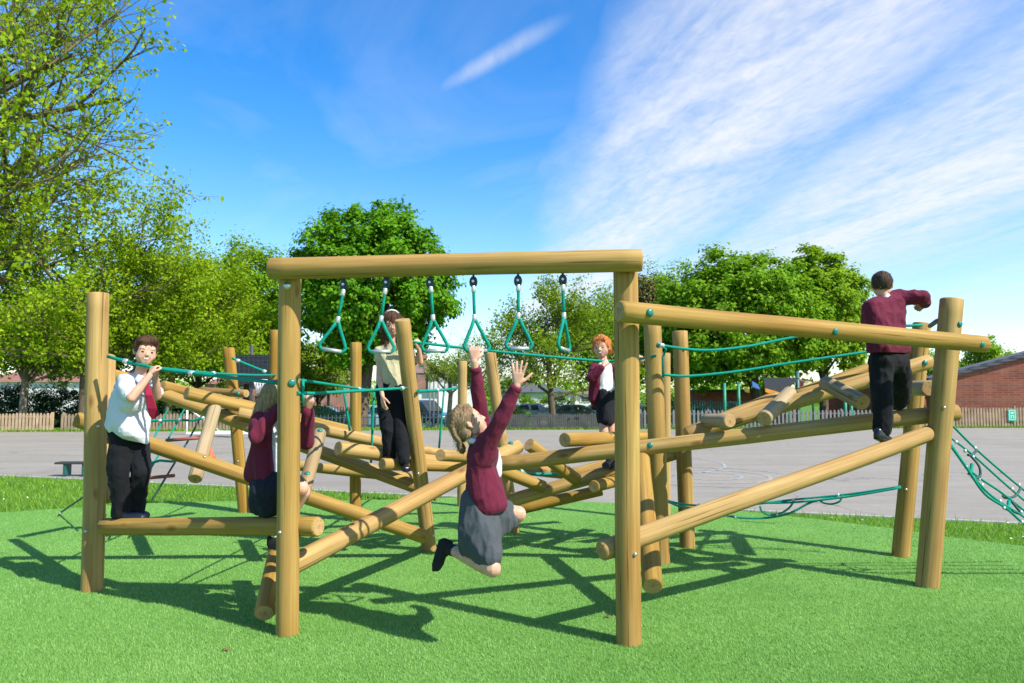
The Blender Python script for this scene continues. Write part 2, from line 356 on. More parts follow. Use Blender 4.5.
rope(sagpts(HB + Vector((.01, .03, -.012)), W(283, 383.5, 4.62), .0, 10), r=.0115, fer=(.3,))
rope(sagpts(W(232, 358, 9.0), W(273, 374.5, 9.0), .005), r=.015, fer=(.15, .8))
rope(sagpts(W(273, 374, 8.95), W(273, 391, 8.95), 0, 3), r=.012)
HS = W(313, 393.5, 4.78)
rope(sagpts(W(296, 379.5, 4.58), W(395, 394, 8.0), .0, 8), r=.0105, fer=(.5,))
rope(sagpts(W(297, 393, 4.58), HS, .0, 3) + sagpts(HS, W(407, 388, 6.5), .0, 8)[1:], r=.0115, fer=(.95,))
rope(sagpts(W(303, 379, 4.62), W(303, 403, 4.62), 0, 3), r=.010)
rope(sagpts(W(418, 391, 6.55), W(457, 388, 9.4), .01), r=.015, fer=(.4,))
for (x0, y0, x1, y1, d) in [(343, 385, 350, 431, 6.5), (374, 391, 371, 463, 7.2), (444, 390, 439, 449, 8.2)]:
    rope(sagpts(W(x0, y0, d), W(x1, y1, d), 0, 3), r=.0115, name='drop_rope')
HG = W(417, 342.5, 6.68); HR = W(608, 361.5, 7.12); HR2 = W(642, 358.5, 6.9)
rope(sagpts(W(400, 338.5, 6.6), HG, 0, 2) + sagpts(HG, HR, .01)[1:] + sagpts(HR, HR2, 0, 2)[1:] + [W(655, 356, 6.3)], r=.0125)

rope([W(659, 345, 6.27), W(666, 349, 6.3), W(663, 357, 6.3), W(663, 378, 6.3)], r=.010)
rope([W(930, 326, 6.55), W(937, 321, 6.1), W(944, 319, 5.75)], r=.02, mat='rope_dark', name='rope_sleeve')
rope([W(560, 474, 7.6), W(527, 474, 7.2), W(520, 471, 7.1)], r=.014, fer=(.9,))
rope([W(900, 373, 7.6), W(912, 398, 7.6)], r=.02, mat='rope_dark', name='rope_sleeve')

# ---- hanging trapeze handles
def trapeze(top, f1, f2, b0, b1, rot, label):
    d = 4.515 + (4.32 - 4.515) * (top[0] - 270) / 372
    T = W(*top, d); A1 = W(*f1, d); A2 = W(*f2, d); mid = W((b0[0] + b1[0]) / 2, (b0[1] + b1[1]) / 2, d)
    half = .066; ax = Vector((math.cos(rot), math.sin(rot), 0)); sl = (b0[1] - b1[1]) / max(6, b1[0] - b0[0])
    ax = (ax + Vector((0, 0, sl * .8))).normalized()
    B0, B1 = mid - ax * half, mid + ax * half
    root = thing('trapeze_handle', T, label, 'trapeze handle', 'rope trapeze handles under the overhead beam')
    bm = bmesh.new()
    c = T
    ring = [c + Vector((.016 * math.cos(t), 0, .027 * math.sin(t))) for t in np.linspace(0, 2 * math.pi, 17)]
    tube(bm, ring, .009, 8, caps=False); box(bm, c, (.02, .014, .036), bev=.004)
    tube(bm, [c + Vector((0, 0, .02)), c + Vector((0, 0, .07))], .007, 8); wobj('swivel', bm, M['pulley'], root)
    bm = bmesh.new(); tube(bm, [c + Vector((-.002, -.02, .003)), c + Vector((.002, .02, .003))], .008, 8); wobj('swivel_bolt', bm, M['steel'], root)
    bm = bmesh.new(); tube(bm, [T - Vector((0, 0, .02)), A1, A1.lerp(A2, .5), A2], .0095, 10); wobj('hanging_rope', bm, M['rope_green'], root)
    for P, dd in ((A1, (A1 - A2).normalized()), (A2, (A1 - A2).normalized())):
        bm = bmesh.new(); tube(bm, [P - dd * .02, P - dd * .017, P + dd * .017, P + dd * .02], [.011, .0135, .0135, .011], 12); wobj('ferrule', bm, M['ferrule'], root)
    bm = bmesh.new(); up = (A2 - mid)
    pts = [A2, A2.lerp(B0, .3) - ax * .004, A2.lerp(B0, .55) - ax * .012, A2.lerp(B0, .76) - ax * .017, B0 - ax * .013 + up * .12, B0 - ax * .004 + up * .01, B0 + ax * .012 - up * .05, B0 + ax * .035 - up * .055]
    pts2 = [A2, A2.lerp(B1, .3) + ax * .004, A2.lerp(B1, .55) + ax * .012, A2.lerp(B1, .76) + ax * .017, B1 + ax * .013 + up * .12, B1 + ax * .004 + up * .01, B1 - ax * .012 - up * .05, B1 - ax * .035 - up * .055]
    tube(bm, pts, .0105, 10); tube(bm, pts2, .0105, 10); wobj('rope_loop', bm, M['rope_green'], root)
    bm = bmesh.new(); q = mid - up * .02; tube(bm, [q - ax * half * .88, q + ax * half * .88], .0125, 14); wobj('grip_bar', bm, M['alu'], root)
TR = [((343.7, 285), (343, 292.6), (338, 319.7), (323, 348), (341, 351.5), .15, 'green rope trapeze handle nearest the left end of the overhead beam'),
 ((386.4, 283), (385, 291.5), (381.2, 319), (371, 351), (391, 351), .1, 'green rope trapeze handle hanging in front of the long-haired girl'),
 ((430, 283), (431, 289.5), (433, 318), (425, 350.5), (445.5, 350), .05, 'empty green trapeze handle between the leaning post and the gripped handle'),
 ((473.4, 282), (473.6, 289), (474.5, 317.7), (468, 350), (486.5, 350), .3, 'green rope trapeze handle gripped by the swinging girl'),
 ((518, 281), (518.4, 288), (518.4, 316), (509, 348), (529, 348), .05, 'green trapeze handle above the open hand of the swinging girl'),
 ((562.8, 280), (563, 288), (564, 316), (558, 348), (570, 349.5), 1.05, 'green trapeze handle turned edge-on, nearest the right end of the beam')]
for t in TR: trapeze(*t)

# ---- rope nets
net = thing('rope_ladder', G(152, 500), 'slanting green rope ladder with red wooden rungs behind the boy in the white shirt', 'rope ladder')
def nr(pts, r=.011, name='rope', mat='rope_green', par=None): 
    bm = bmesh.new(); tube(bm, pts, r, 8); return wobj(name, bm, M[mat], par)
PL = [((168, 409, 8.3), (153, 440, 7.9), (120, 508, 7.3)), ((184.5, 409, 8.3), (167, 441, 7.9), (128, 507, 7.3)), ((206, 407, 8.3), (188, 441, 7.9), (152, 500, 7.3))]
for pl in PL: nr([W(*p) for p in pl], .010, par=net, mat='rope_dark' if pl is PL[2] else 'rope_green')
nr([W(140, 424, 8.1), W(152, 421, 8.1), W(160, 420.5, 8.1), W(180, 420, 8.1), W(193, 420.5, 8.1), W(203, 418, 8.1), W(222, 410, 8.1)], .013, par=net)
nr([W(141, 470, 7.6), W(148, 464, 7.6), W(160, 460.5, 7.6), W(172, 461.5, 7.6), W(186, 458, 7.7)], .013, par=net)
for a, b in (((166, 440.5, 7.85), (199, 438, 7.85)), ((136, 479, 7.5), (174.5, 475.5, 7.5))):
    bm = bmesh.new(); tube(bm, [W(*a), W(*b)], .0175, 12); wobj('rung', bm, M['rung_red'], net)
for px, py in ((160, 420.5), (180, 420), (203, 418)):
    p = W(px, py, 8.08); bm = bmesh.new(); bmesh.ops.create_icosphere(bm, subdivisions=2, radius=.021, matrix=Matrix.Translation(p)); wobj('net_clamp', bm, M['ferrule'], net, smooth=True)
tie = thing('guy_rope', G(60, 513), 'dark thin guy rope pegged to the turf left of the corner post', 'rope')
nr([G(60, 513, .02), W(108, 480, 7.6)], .011, par=tie, mat='rope_dark', name='rope')
b2 = bmesh.new(); tube(b2, [G(60, 513, -.03), G(60, 513, .05)], .01, 8); wobj('peg', b2, M['steel'], tie)
def ropenet(name, base, label, ropes, clamps):
    t = thing(name, base, label, 'rope net')
    for pts, r, mt in ropes: nr([W(*p) for p in pts], r, par=t, mat=mt)
    for p in clamps:
        bm = bmesh.new(); bmesh.ops.create_icosphere(bm, subdivisions=2, radius=.0125, matrix=Matrix.Translation(W(*p)) @ Matrix.Diagonal((1, 1, 1.2, 1))); wobj('net_clamp', bm, M['ferrule'], t, smooth=True)
def smooth_path(pts, n=5):
    out = []
    P = [pts[0]] + list(pts) + [pts[-1]]
    for i in range(1, len(P) - 2):
        for k in range(n):
            t = k / n; a, b, c, d = (np.array(P[i + j]) for j in (-1, 0, 1, 2))
            out.append(tuple(.5 * ((2 * b) + (c - a) * t + (2 * a - 5 * b + 4 * c - d) * t * t + (3 * b - a - 3 * c + d) * t ** 3)))
    out.append(tuple(pts[-1])); return out
S = smooth_path
rope([W(*p) for p in S([(659, 345, 6.24), (690, 349.5, 6.3), (715, 350, 6.35), (750, 346, 6.42), (790, 338, 6.5), (850, 329, 6.56), (922, 325, 6.6)])], r=.0125, fer=(.02,))
rope([W(*p) for p in S([(663, 374.5, 6.33), (690, 376, 6.38), (740, 371, 6.45), (790, 363, 6.5), (866, 352, 6.56), (918, 345, 6.6)])], r=.0118)
ropenet('rope_net', G(960, 560), 'green scramble net slung from the right corner post to the ground beyond', [
    (S([(951, 424, 5.75), (977, 450, 5.9), (1020, 487, 6.1), (1060, 518, 6.3)]), .0085, 'rope_green'),
    (S([(951, 438, 5.75), (974, 456, 5.85), (1012, 490, 6.0), (1060, 530, 6.2)]), .0085, 'rope_green'),
    (S([(950, 443, 5.7), (967, 467, 5.75), (981, 479, 5.8), (1006, 496, 5.9), (1060, 540, 6.1)]), .0095, 'rope_green'),
    (S([(951, 446, 5.7), (968, 470, 5.7), (985, 494, 5.7), (1006, 508, 5.8), (1023, 523, 5.85), (1060, 552, 6.0)]), .0105, 'rope_green'),
    (S([(968, 470, 5.7), (984, 489, 5.72), (1000, 502, 5.8), (1024, 517, 5.85), (1060, 546, 6.0)]), .009, 'rope_green'),
    (S([(977, 450, 5.9), (972, 455, 5.85), (968, 455, 5.82)]), .010, 'rope_dark'),
    (S([(970, 455, 5.85), (979, 466, 5.8), (980, 476, 5.78), (975, 478, 5.75), (972, 477, 5.72)]), .010, 'rope_dark'),
    (S([(1021, 488, 6.1), (1015, 496, 6.0), (1006, 498, 5.95), (1003, 496, 5.9)]), .010, 'rope_dark'),
    (S([(1008, 497, 5.95), (1017, 508, 5.85), (1021, 514, 5.85), (1012, 511, 5.82)]), .010, 'rope_dark'),
    (S([(972, 464, 5.8), (971, 471, 5.76), (969, 474, 5.74)]), .013, 'rope_green'), (S([(1009, 501, 5.9), (1008, 507, 5.85), (1006, 509, 5.82)]), .013, 'rope_green')],
    [(949, 442, 5.69), (956, 442, 5.75), (965, 451, 5.8), (975, 448, 5.88), (966, 467, 5.72), (982, 485, 5.72), (979, 479, 5.78), (973, 457, 5.84), (1019, 485, 6.08), (1012, 489, 5.98), (1004, 495, 5.9), (1000, 501, 5.8), (1004, 508, 5.78), (1021, 512, 5.84), (1022, 522, 5.83)])
ropenet('rope_net', G(790, 530), 'low slack green rope net slung between two posts near the turf edge', [
    (S([(901, 486.5, 6.55), (850, 494, 6.75), (790, 500, 6.9), (735, 506, 7.0), (690, 505, 6.95), (664, 500, 6.5)]), .0095, 'rope_green'),
    (S([(901, 487.5, 6.55), (845, 497, 6.7), (790, 502.5, 6.85), (735, 503, 7.0), (690, 508, 6.95), (666, 501, 6.5)]), .0095, 'rope_green'),
    (S([(838, 497, 6.75), (812, 502, 6.8), (790, 513, 6.85), (765, 518, 6.9), (735, 517, 6.95), (715, 512, 7.0)]), .010, 'rope_green'),
    (S([(794, 500, 6.88), (790, 507, 6.86), (781, 513, 6.86), (769, 515, 6.88), (762, 511, 6.9), (760, 506, 6.9)]), .009, 'rope_green'),
    (S([(842, 495, 6.74), (840, 501, 6.74), (832, 504, 6.76), (824, 503, 6.78), (819, 500, 6.8)]), .009, 'rope_green')],
    [(838, 495, 6.73), (777, 514.5, 6.86), (735, 517, 6.93), (699, 505, 6.93), (793, 500, 6.86)])
# ================================================================== people
def hull_into(bm, sph, seg=8):
    t = bmesh.new()
    for p, r in sph: bmesh.ops.create_uvsphere(t, u_segments=seg, v_segments=max(4, seg - 2), radius=r, matrix=Matrix.Translation(p))
    if len(sph) > 1 or True:
        res = bmesh.ops.convex_hull(t, input=t.verts[:])
        dead = [g for g in set(res['geom_interior']) | set(res['geom_unused']) if isinstance(g, bmesh.types.BMVert)]
        bmesh.ops.delete(t, geom=[v for v in dead if v.is_valid], context='VERTS')
    m = bpy.data.meshes.new('t'); t.to_mesh(m); t.free(); bm.from_mesh(m); bpy.data.meshes.remove(m)
def ell_into(bm, c, r, rot=None, seg=16):
    Mx = Matrix.Translation(c) @ (rot.to_4x4() if rot else Matrix.Identity(4)) @ Matrix.Diagonal((*r, 1))
    bmesh.ops.create_uvsphere(bm, u_segments=seg, v_segments=seg // 2 + 2, radius=1, matrix=Mx)
def chain(bm, pts, seg=10):
    for a, b in zip(pts, pts[1:]): hull_into(bm, [a, b], seg)
def finish(name, bm, mats, parent, voxel=.006, it=4, disp=None, cut=(), matfn=None):
    """one continuous surface grown over the shapes in bm (world coordinates)"""
    org = WM[parent.name].translation.copy(); Mi = Matrix.Translation(-org); bm.transform(Mi)
    me = bpy.data.meshes.new('tmp'); bm.to_mesh(me); bm.free()
    o = bpy.data.objects.new('tmp', me); COL.objects.link(o)
    r = o.modifiers.new('r', 'REMESH'); r.mode = 'VOXEL'; r.voxel_size = voxel; r.use_smooth_shade = True
    if it: s = o.modifiers.new('s', 'SMOOTH'); s.factor = .5; s.iterations = it
    dg = bpy.context.evaluated_depsgraph_get(); me2 = bpy.data.meshes.new_from_object(o.evaluated_get(dg))
    bpy.data.objects.remove(o); bpy.data.meshes.remove(me); me2.name = name
    if disp:
        amp, fr, an = disp; me2.update(); no = [v.normal.copy() for v in me2.vertices]
        for v, n_ in zip(me2.vertices, no):
            q = Vector((v.co.x * an[0], v.co.y * an[1], v.co.z * an[2])) * fr
            k = .75 * (.42 - 1.5 * abs(noise.noise(q))) + .45 * noise.noise(q * .6 + Vector((9, 2, 4))) + .22 * (.4 - 1.4 * abs(noise.noise(q * 2.1 + Vector((5, 5, 5)))))
            v.co += n_ * (amp * k)
    if cut:
        b2 = bmesh.new(); b2.from_mesh(me2)
        for co_, no_ in cut:
            bmesh.ops.bisect_plane(b2, geom=b2.verts[:] + b2.edges[:] + b2.faces[:], plane_co=co_ - org, plane_no=no_, clear_outer=True)
        b2.to_mesh(me2); b2.free()
    me2.polygons.foreach_set('use_smooth', [True] * len(me2.polygons))
    o = mesh_obj(name, me2, mats, parent, Matrix.Translation(org))
    if matfn:
        for p in me2.polygons: p.material_index = matfn(p.center + org)
    return o
class Head:
    def __init__(s, c, f, u, k=1.0):
        s.c = Vector(c); s.f = Vector(f).normalized(); u = Vector(u); s.r = s.f.cross(u).normalized(); s.u = s.r.cross(s.f).normalized(); s.k = k
        s.rot = Matrix((s.r, s.f, s.u)).transposed()
    def P(s, x, y, z): return s.c + (s.r * x + s.f * y + s.u * z) * s.k
    def build(s, bm, neck):
        k = s.k
        ell_into(bm, s.P(0, -.012, .024), (.072 * k, .085 * k, .080 * k), s.rot)
        hull_into(bm, [(s.P(.033, .034, -.022), .031 * k), (s.P(-.033, .034, -.022), .031 * k), (s.P(.010, .050, -.069), .017 * k), (s.P(-.010, .050, -.069), .017 * k),
                       (s.P(.040, -.005, -.045), .019 * k), (s.P(-.040, -.005, -.045), .019 * k), (s.P(.027, .044, .026), .028 * k), (s.P(-.027, .044, .026), .028 * k), (s.P(0, .052, -.042), .027 * k)], 10)
        hull_into(bm, [(s.P(0, .073, .006), .006 * k), (s.P(0, .086, -.016), .0075 * k), (s.P(.009, .077, -.018), .006 * k), (s.P(-.009, .077, -.018), .006 * k)])
        hull_into(bm, [(s.P(.016, .067, -.044), .006 * k), (s.P(-.016, .067, -.044), .006 * k), (s.P(0, .077, -.043), .006 * k)])
        for sg in (1, -1):
            hull_into(bm, [(s.P(.069 * sg, -.006, .008), .008 * k), (s.P(.074 * sg, -.014, .014), .008 * k), (s.P(.068 * sg, -.004, -.020), .006 * k), (s.P(.073 * sg, -.016, -.002), .008 * k)])
        chain(bm, [(s.P(0, -.02, -.045), .037 * k), (Vector(neck), .041 * k)])
    def face(s, p, smile=True):
        q = p - s.c; x, y, z = q.dot(s.r) / s.k, q.dot(s.f) / s.k, q.dot(s.u) / s.k
        if y < .03 or abs(x) > .07 or abs(z) > .11: return 0
        ax = abs(x); ex = ((ax - .030) / .0125) ** 2 + ((z - .003) / .0060) ** 2
        if ex < 1: return 4 if ((ax - .030) / .0075) ** 2 + ((z - .003) / .0080) ** 2 < 1 or z > .0055 else 3
        if abs(ax - .032) < .016 and abs(z - .022 + (ax - .032) ** 2 * 12) < .0030: return 5
        zc = z + .0435 - (x * x) * 9
        if ax < .027 and abs(zc) < .0085: return 2 if smile and ax < .015 and -.0012 < zc < .0038 else 1
        return 0
    def hair_cap(s, bm, vol=.012, front=.03, low=-.03):
        """cap over skull: behind and above the hairline"""
        k = s.k
        ell_into(bm, s.P(0, -.022, .035), ((.070 + vol) * k, (.080 + vol) * k, (.076 + vol) * k), s.rot, 24)
        hull_into(bm, [(s.P(.05, -.045, low), (.026 + vol * .5) * k), (s.P(-.05, -.045, low), (.026 + vol * .5) * k), (s.P(0, -.07, low), (.028 + vol * .5) * k), (s.P(0, -.05, .04), .05 * k)])
def strands(o, flow, n=700, L=.06, wdt=.0026, seed=3, lift=.004):
    me = o.data; org = o.matrix_basis.translation if o.parent is None else WM[o.name].translation; rs_ = random.Random(seed)
    bm = bmesh.new(); bm.from_mesh(me); vs_ = bm.verts[:]; bm.normal_update()
    src = [(v.co.copy(), v.normal.copy()) for v in (rs_.choice(vs_) for _ in range(n))]
    for p, nn in src:
        f = flow(p + org); f = f - nn * f.dot(nn)
        if f.length < 1e-4: continue
        f.normalize(); f = (f + V(rs_.gauss(0, .16), rs_.gauss(0, .16), rs_.gauss(0, .16))).normalized(); s = f.cross(nn).normalized() * wdt * .5; l = L * rs_.uniform(.5, 1.2); prev = None
        for k, (t, h) in enumerate(((0, -.001), (.35, lift), (.7, lift * .9), (1, lift * rs_.uniform(-.3, 1.2)))):
            q = p + f * (l * t) + nn * (h - 3.2 * (l * t) ** 2); ww = s * (1 - .75 * t); pr = (bm.verts.new(q - ww), bm.verts.new(q + ww))
            if prev: bm.faces.new((prev[0], prev[1], pr[1], pr[0])).smooth = True
            prev = pr
    bm.to_mesh(me); bm.free(); return o
FM = None
def facemats(hair): return [M['skin'], M['lip'], M['tooth'], M['eye_white'], M['eye_dark'], M[hair]]
def hand(bm, w, d, pn, side, curl=.2, spread=.1, k=.9, thumb=.7, curls=None):
    """w wrist, d pointing along palm, pn = direction the palm faces, side = towards the thumb"""
    w = Vector(w); d = Vector(d).normalized(); pn = Vector(pn); pn = (pn - d * pn.dot(d)).normalized(); side0 = Vector(side); sd_ = d.cross(pn); sd_ = sd_ if sd_.dot(side0) > 0 else -sd_
    kn = [w + d * .070 * k + sd_ * x * k for x in (.027, .009, -.009, -.025)]
    hull_into(bm, [(w, .019 * k), (w + d * .02 * k + sd_ * .014 * k, .014 * k), (w + d * .02 * k - sd_ * .014 * k, .014 * k)] + [(q - d * .006 * k, .0105 * k) for q in kn])
    for i, (q, L) in enumerate(zip(kn, (.060, .068, .063, .049))):
        c = curls[i] if curls else curl
        dd = (d + sd_ * spread * (1.5 - i)).normalized(); p = q; rr = .0088 * k; n_ = pn; pts = [(q - d * .012 * k, rr)]; pts.append((q, rr))
        for j, fr in enumerate((.45, .31, .24)):
            a = c * (1.0 if j else .85)
            dd, n_ = (dd * math.cos(a) + n_ * math.sin(a)).normalized(), (n_ * math.cos(a) - dd * math.sin(a)).normalized()
            p = p + dd * L * fr * k; rr *= .93; pts.append((p, rr))
        chain(bm, pts, 8)
    b = w + d * .018 * k + sd_ * .018 * k; td = (d * .62 + sd_ * thumb + pn * .3).normalized()
    p1 = b + td * .034 * k; t2 = (td + d * .35 + pn * min(curl, .9) * .6 - sd_ * min(curl, 1) * .5).normalized(); p2 = p1 + t2 * .027 * k; p3 = p2 + (t2 - sd_ * min(curl, 1) * .4).normalized() * .021 * k
    chain(bm, [(b, .0125 * k), (p1, .0102 * k), (p2, .0092 * k), (p3, .0075 * k)], 8)
def w(px, py, d, r): return (W(px, py, d), r)
def V(*a): return Vector(a)
def shoe(name, heel, toe, parent, mat, wdt=.036, h=.05, up=V(0, 0, 1), ankle=None):
    heel, toe = Vector(heel), Vector(toe); d = (toe - heel).normalized(); s = d.cross(up).normalized(); u = s.cross(d).normalized(); L = (toe - heel).length
    bm = bmesh.new()
    hull_into(bm, [(heel + d * .03 + u * (.03), .032), (heel + d * .03 + u * .062, .030), (heel + d * .085 + u * .035, .034), (heel + d * .075 + u * .055, .028)], 10)
    hull_into(bm, [(heel + d * .085 + u * .032, .034), (toe - d * .035 + s * .012 + u * .026, .026), (toe - d * .04 - s * .012 + u * .026, .026), (toe - d * .07 + u * .034, .030)], 10)
    hull_into(bm, [(heel + d * .022 + s * .018 + u * .008, .010), (heel + d * .022 - s * .018 + u * .008, .010), (toe - d * .05 + s * .03 + u * .008, .010), (toe - d * .05 - s * .03 + u * .008, .010), (toe - d * .012 + u * .009, .010)], 8)
    return finish(name, bm, M[mat], parent, .0055, 3)
GRP = 'children playing on the climbing frame'

# ---- boy in white shirt, left
b = thing('person', W(128, 518, 5.43), 'boy in white shirt and red tie standing on the low rail at the left', 'person')
bm = bmesh.new(); hd = Head(W(145.5, 352.5, 5.38), (.58, -.80, -.06), (.13, 0, 1), 1.04)
neck = W(139, 378, 5.42); hd.build(bm, neck)
shN, shF = W(124.5, 382, 5.33), W(149, 383, 5.52)
elN, wrN = W(131.5, 398, 5.17), W(150, 375, 5.24)
elF, wrF = W(157, 396, 5.42), W(156, 378, 5.33)
chain(bm, [(neck, .045), (W(135, 392, 5.43), .052), (W(126, 428, 5.45), .052)])
chain(bm, [(shN, .030), (elN, .033), (elN.lerp(wrN, .35), .033), (wrN, .021)]); chain(bm, [(shF, .030), (elF, .033), (elF.lerp(wrF, .35), .032), (wrF, .021)])
hand(bm, wrN, HB - wrN + V(.0, .0, .01), (.45, .7, 0), (0, -.2, 1), curl=1.15, k=.92)
hand(bm, wrF, HB - wrF + V(.012, .03, .0), (-.6, -.6, .1), (-.6, 0, .5), curl=1.1, k=.9)
for hp, kn, an in (((121, 432, 5.4), (117.5, 472, 5.37), (121, 511, 5.42)), ((136, 434, 5.5), (142.5, 470, 5.42), (136, 509, 5.5))):
    chain(bm, [(W(*hp), .045), (W(*kn), .040), (W(*an), .030)])
finish('body', bm, facemats('hair_brown'), b, .0045, 3, matfn=lambda p: hd.face(p))
bm = bmesh.new(); hd.hair_cap(bm, .010, low=-.01)
hull_into(bm, [(hd.P(-.045, .055, .082), .020), (hd.P(.05, .048, .075), .016), (hd.P(0, .03, .10), .028), (hd.P(-.05, .0, .085), .025), (hd.P(.05, 0, .085), .022)])
for sg in (1, -1): hull_into(bm, [(hd.P(.068 * sg, .012, .035), .012), (hd.P(.07 * sg, .006, .06), .014), (hd.P(.066 * sg, -.03, .03), .016)])
strands(finish('hair', bm, M['hair_brown'], b, .0055, 2, (.006, 28, (1, 1, .5))), lambda p: (p - hd.P(-.03, -.05, .12)) + hd.f * .02, 900, .045)
bm = bmesh.new()
hull_into(bm, [w(124.5, 384, 5.36, .058), w(148, 385, 5.51, .056), w(137, 379, 5.43, .055), w(121, 405, 5.37, .082), w(139, 405, 5.50, .078), w(131, 404, 5.30, .06)], 10)
hull_into(bm, [w(121, 405, 5.37, .082), w(139, 405, 5.50, .078), w(117, 424, 5.39, .082), w(137, 428, 5.47, .082), w(127, 428, 5.33, .07), w(145, 441, 5.42, .03), w(115.5, 430, 5.4, .05)], 10)
chain(bm, [(shN, .060), (shN.lerp(elN, .75), .056)]); chain(bm, [(shF, .057), (shF.lerp(elF, .75), .053)])
hull_into(bm, [w(133, 379.5, 5.42, .022), w(147, 381, 5.36, .018), w(140, 380, 5.46, .03)])
finish('shirt', bm, M['white_cotton'], b, .0055, 2, (.016, 10, (1, 1, 1.0)), cut=[(W(127, 440.5, 5.4), V(-.18, -.2, -1).normalized())])
bm = bmesh.new(); tp = [W(145.2, 378.5, 5.315), W(146.2, 383, 5.29), W(149, 395, 5.26), W(152, 408, 5.29), W(154, 415, 5.32), W(153, 418.5, 5.33)]
for i, (p, r) in enumerate(zip(tp, (.018, .013, .021, .029, .030, .006))): pass
sdv = V(.93, .36, 0); nv = V(.36, -.93, .1)
b3 = bmesh.new()
for sg in (1, -1): hull_into(b3, [(tp[0] + sdv * .016 * sg + V(0, 0, .012), .008), (tp[0] + sdv * .058 * sg + V(0, .03, .022), .009), (tp[0] + sdv * .044 * sg + nv * .012 + V(0, 0, -.026), .007), (tp[0] + sdv * .07 * sg + V(0, .02, -.004), .007)], 6)
finish('collar', b3, M['white_cotton'], b, .0045, 1)
for (p, a), (q, c_) in zip(zip(tp, (.016, .011, .020, .028, .029, .004)), list(zip(tp, (.016, .011, .020, .028, .029, .004)))[1:]):
    hull_into(bm, [(p + sdv * a, .005), (p - sdv * a, .005), (q + sdv * c_, .005), (q - sdv * c_, .005)], 6)
hull_into(bm, [(tp[0] + sdv * .014, .010), (tp[0] - sdv * .014, .010), (tp[1], .010)], 6)
finish('tie', bm, M['tie_red'], b, .004, 1)
bm = bmesh.new()
hull_into(bm, [w(119, 428, 5.4, .082), w(136, 431, 5.5, .08), w(121, 445, 5.4, .086), w(138, 448, 5.49, .078)], 10)
chain(bm, [w(121, 442, 5.4, .088), w(117.5, 474, 5.37, .072), w(121, 500, 5.41, .066), w(121.5, 512, 5.42, .068)], 12); chain(bm, [w(138, 444, 5.5, .078), w(142, 472, 5.43, .068), w(137, 498, 5.49, .062), w(136, 509, 5.5, .062)], 12)
finish('trousers', bm, M['black_cloth'], b, .006, 3, (.016, 9, (1.2, 1.2, .9)))
shoe('shoe', W(116, 520.5, 5.42), W(147, 521.5, 5.36), b, 'shoe_navy'); shoe('shoe', W(131, 519, 5.52), W(149.5, 519, 5.46), b, 'shoe_navy')

def cuff(p0, p1, r, mat, par):
    d = (p1 - p0).normalized(); bm = bmesh.new(); tube(bm, [p1 - d * .030, p1 - d * .024, p1 - d * .004, p1], [r * .96, r * 1.08, r * 1.08, r * .92], 14); wobj('cuff', bm, M[mat], par)
# ---- girl crouched behind the near post
b = thing('person', W(276, 550, 4.95), 'fair-haired girl in maroon cardigan crouching behind the left post of the overhead beam', 'person')
bm = bmesh.new(); hd = Head(W(279, 400, 4.87), (.97, -.1, -.12), (.12, 0, 1), 1.02); neck = W(272, 417, 4.87); hd.build(bm, neck)
shN, shF = W(260, 421, 4.77), W(282, 421, 4.98); elN, wrN = W(257, 436, 4.66), W(281, 404, 4.70); elF, wrF = W(306, 441, 4.92), W(308, 409, 4.82)
chain(bm, [(neck, .045), (W(270, 445, 4.88), .052), (W(267, 488, 4.86), .052)])
chain(bm, [(shN, .030), (elN, .027), (wrN, .021)]); chain(bm, [(shF, .030), (elF, .027), (wrF, .021)])
hand(bm, wrN, (.5, .1, .8), (.8, -.2, 0), (0, 1, .3), curl=.9, k=.85); hand(bm, wrF, HS - wrF + V(-.005, -.01, 0), (-.1, .95, .1), (-.8, 0, .3), curl=1.1, k=.95)
for hp, kn, an in (((264, 492, 4.8), (301, 488, 4.74), (276, 532, 4.93)), ((272, 492, 4.95), (303, 492, 4.98), (281, 530, 5.05))):
    chain(bm, [(W(*hp), .045), (W(*kn), .050), (W(*kn).lerp(W(*an), .35), .045), (W(*an), .030)])
finish('body', bm, facemats('hair_blonde'), b, .005, 3, matfn=lambda p: hd.face(p))
bm = bmesh.new(); hd.hair_cap(bm, .018, low=-.03)
for i in range(26):
    a = random.uniform(-1.3, 1.3); y0 = -.06 - .02 * random.random()
    p0 = hd.P(.08 * math.sin(a), -.04 - .05 * math.cos(a), random.uniform(.0, .06)); p1 = p0 + V(random.uniform(-.05, -.0), random.uniform(-.03, .03), -.09); p2 = p1 + V(random.uniform(-.05, .02), random.uniform(-.03, .03), -random.uniform(.04, .10))
    chain(bm, [(p0, .020), (p1, .018), (p2, .006)], 6)
strands(finish('hair', bm, M['hair_blonde'], b, .006, 1, (.010, 24, (1, 1, .4))), lambda p: V(-.2, 0, -1), 1100, .10, .003)
bm = bmesh.new()
hull_into(bm, [w(261, 422, 4.79, .055), w(281, 422, 4.97, .055), w(270, 417, 4.87, .05), w(262, 447, 4.80, .075), w(277, 447, 4.93, .06)], 10)
hull_into(bm, [w(262, 447, 4.80, .075), w(276, 447, 4.93, .06), w(254.5, 474, 4.82, .062), w(265, 477, 4.75, .045), w(270, 474, 4.92, .06)], 10)
chain(bm, [(shN, .058), (elN, .052), (elN.lerp(wrN, .85), .038)]); chain(bm, [(shF, .058), (elF, .055), (elF.lerp(wrF, .90), .036)])
finish('cardigan', bm, M['maroon'], b, .0065, 3, (.022, 10, (1.2, 1.2, .35)), cut=[(W(258, 481, 4.8), V(.12, 0, -1).normalized())])
bm = bmesh.new(); hull_into(bm, [w(276, 424, 4.86, .05), w(275, 445, 4.86, .075), w(275, 472, 4.86, .075)], 10)
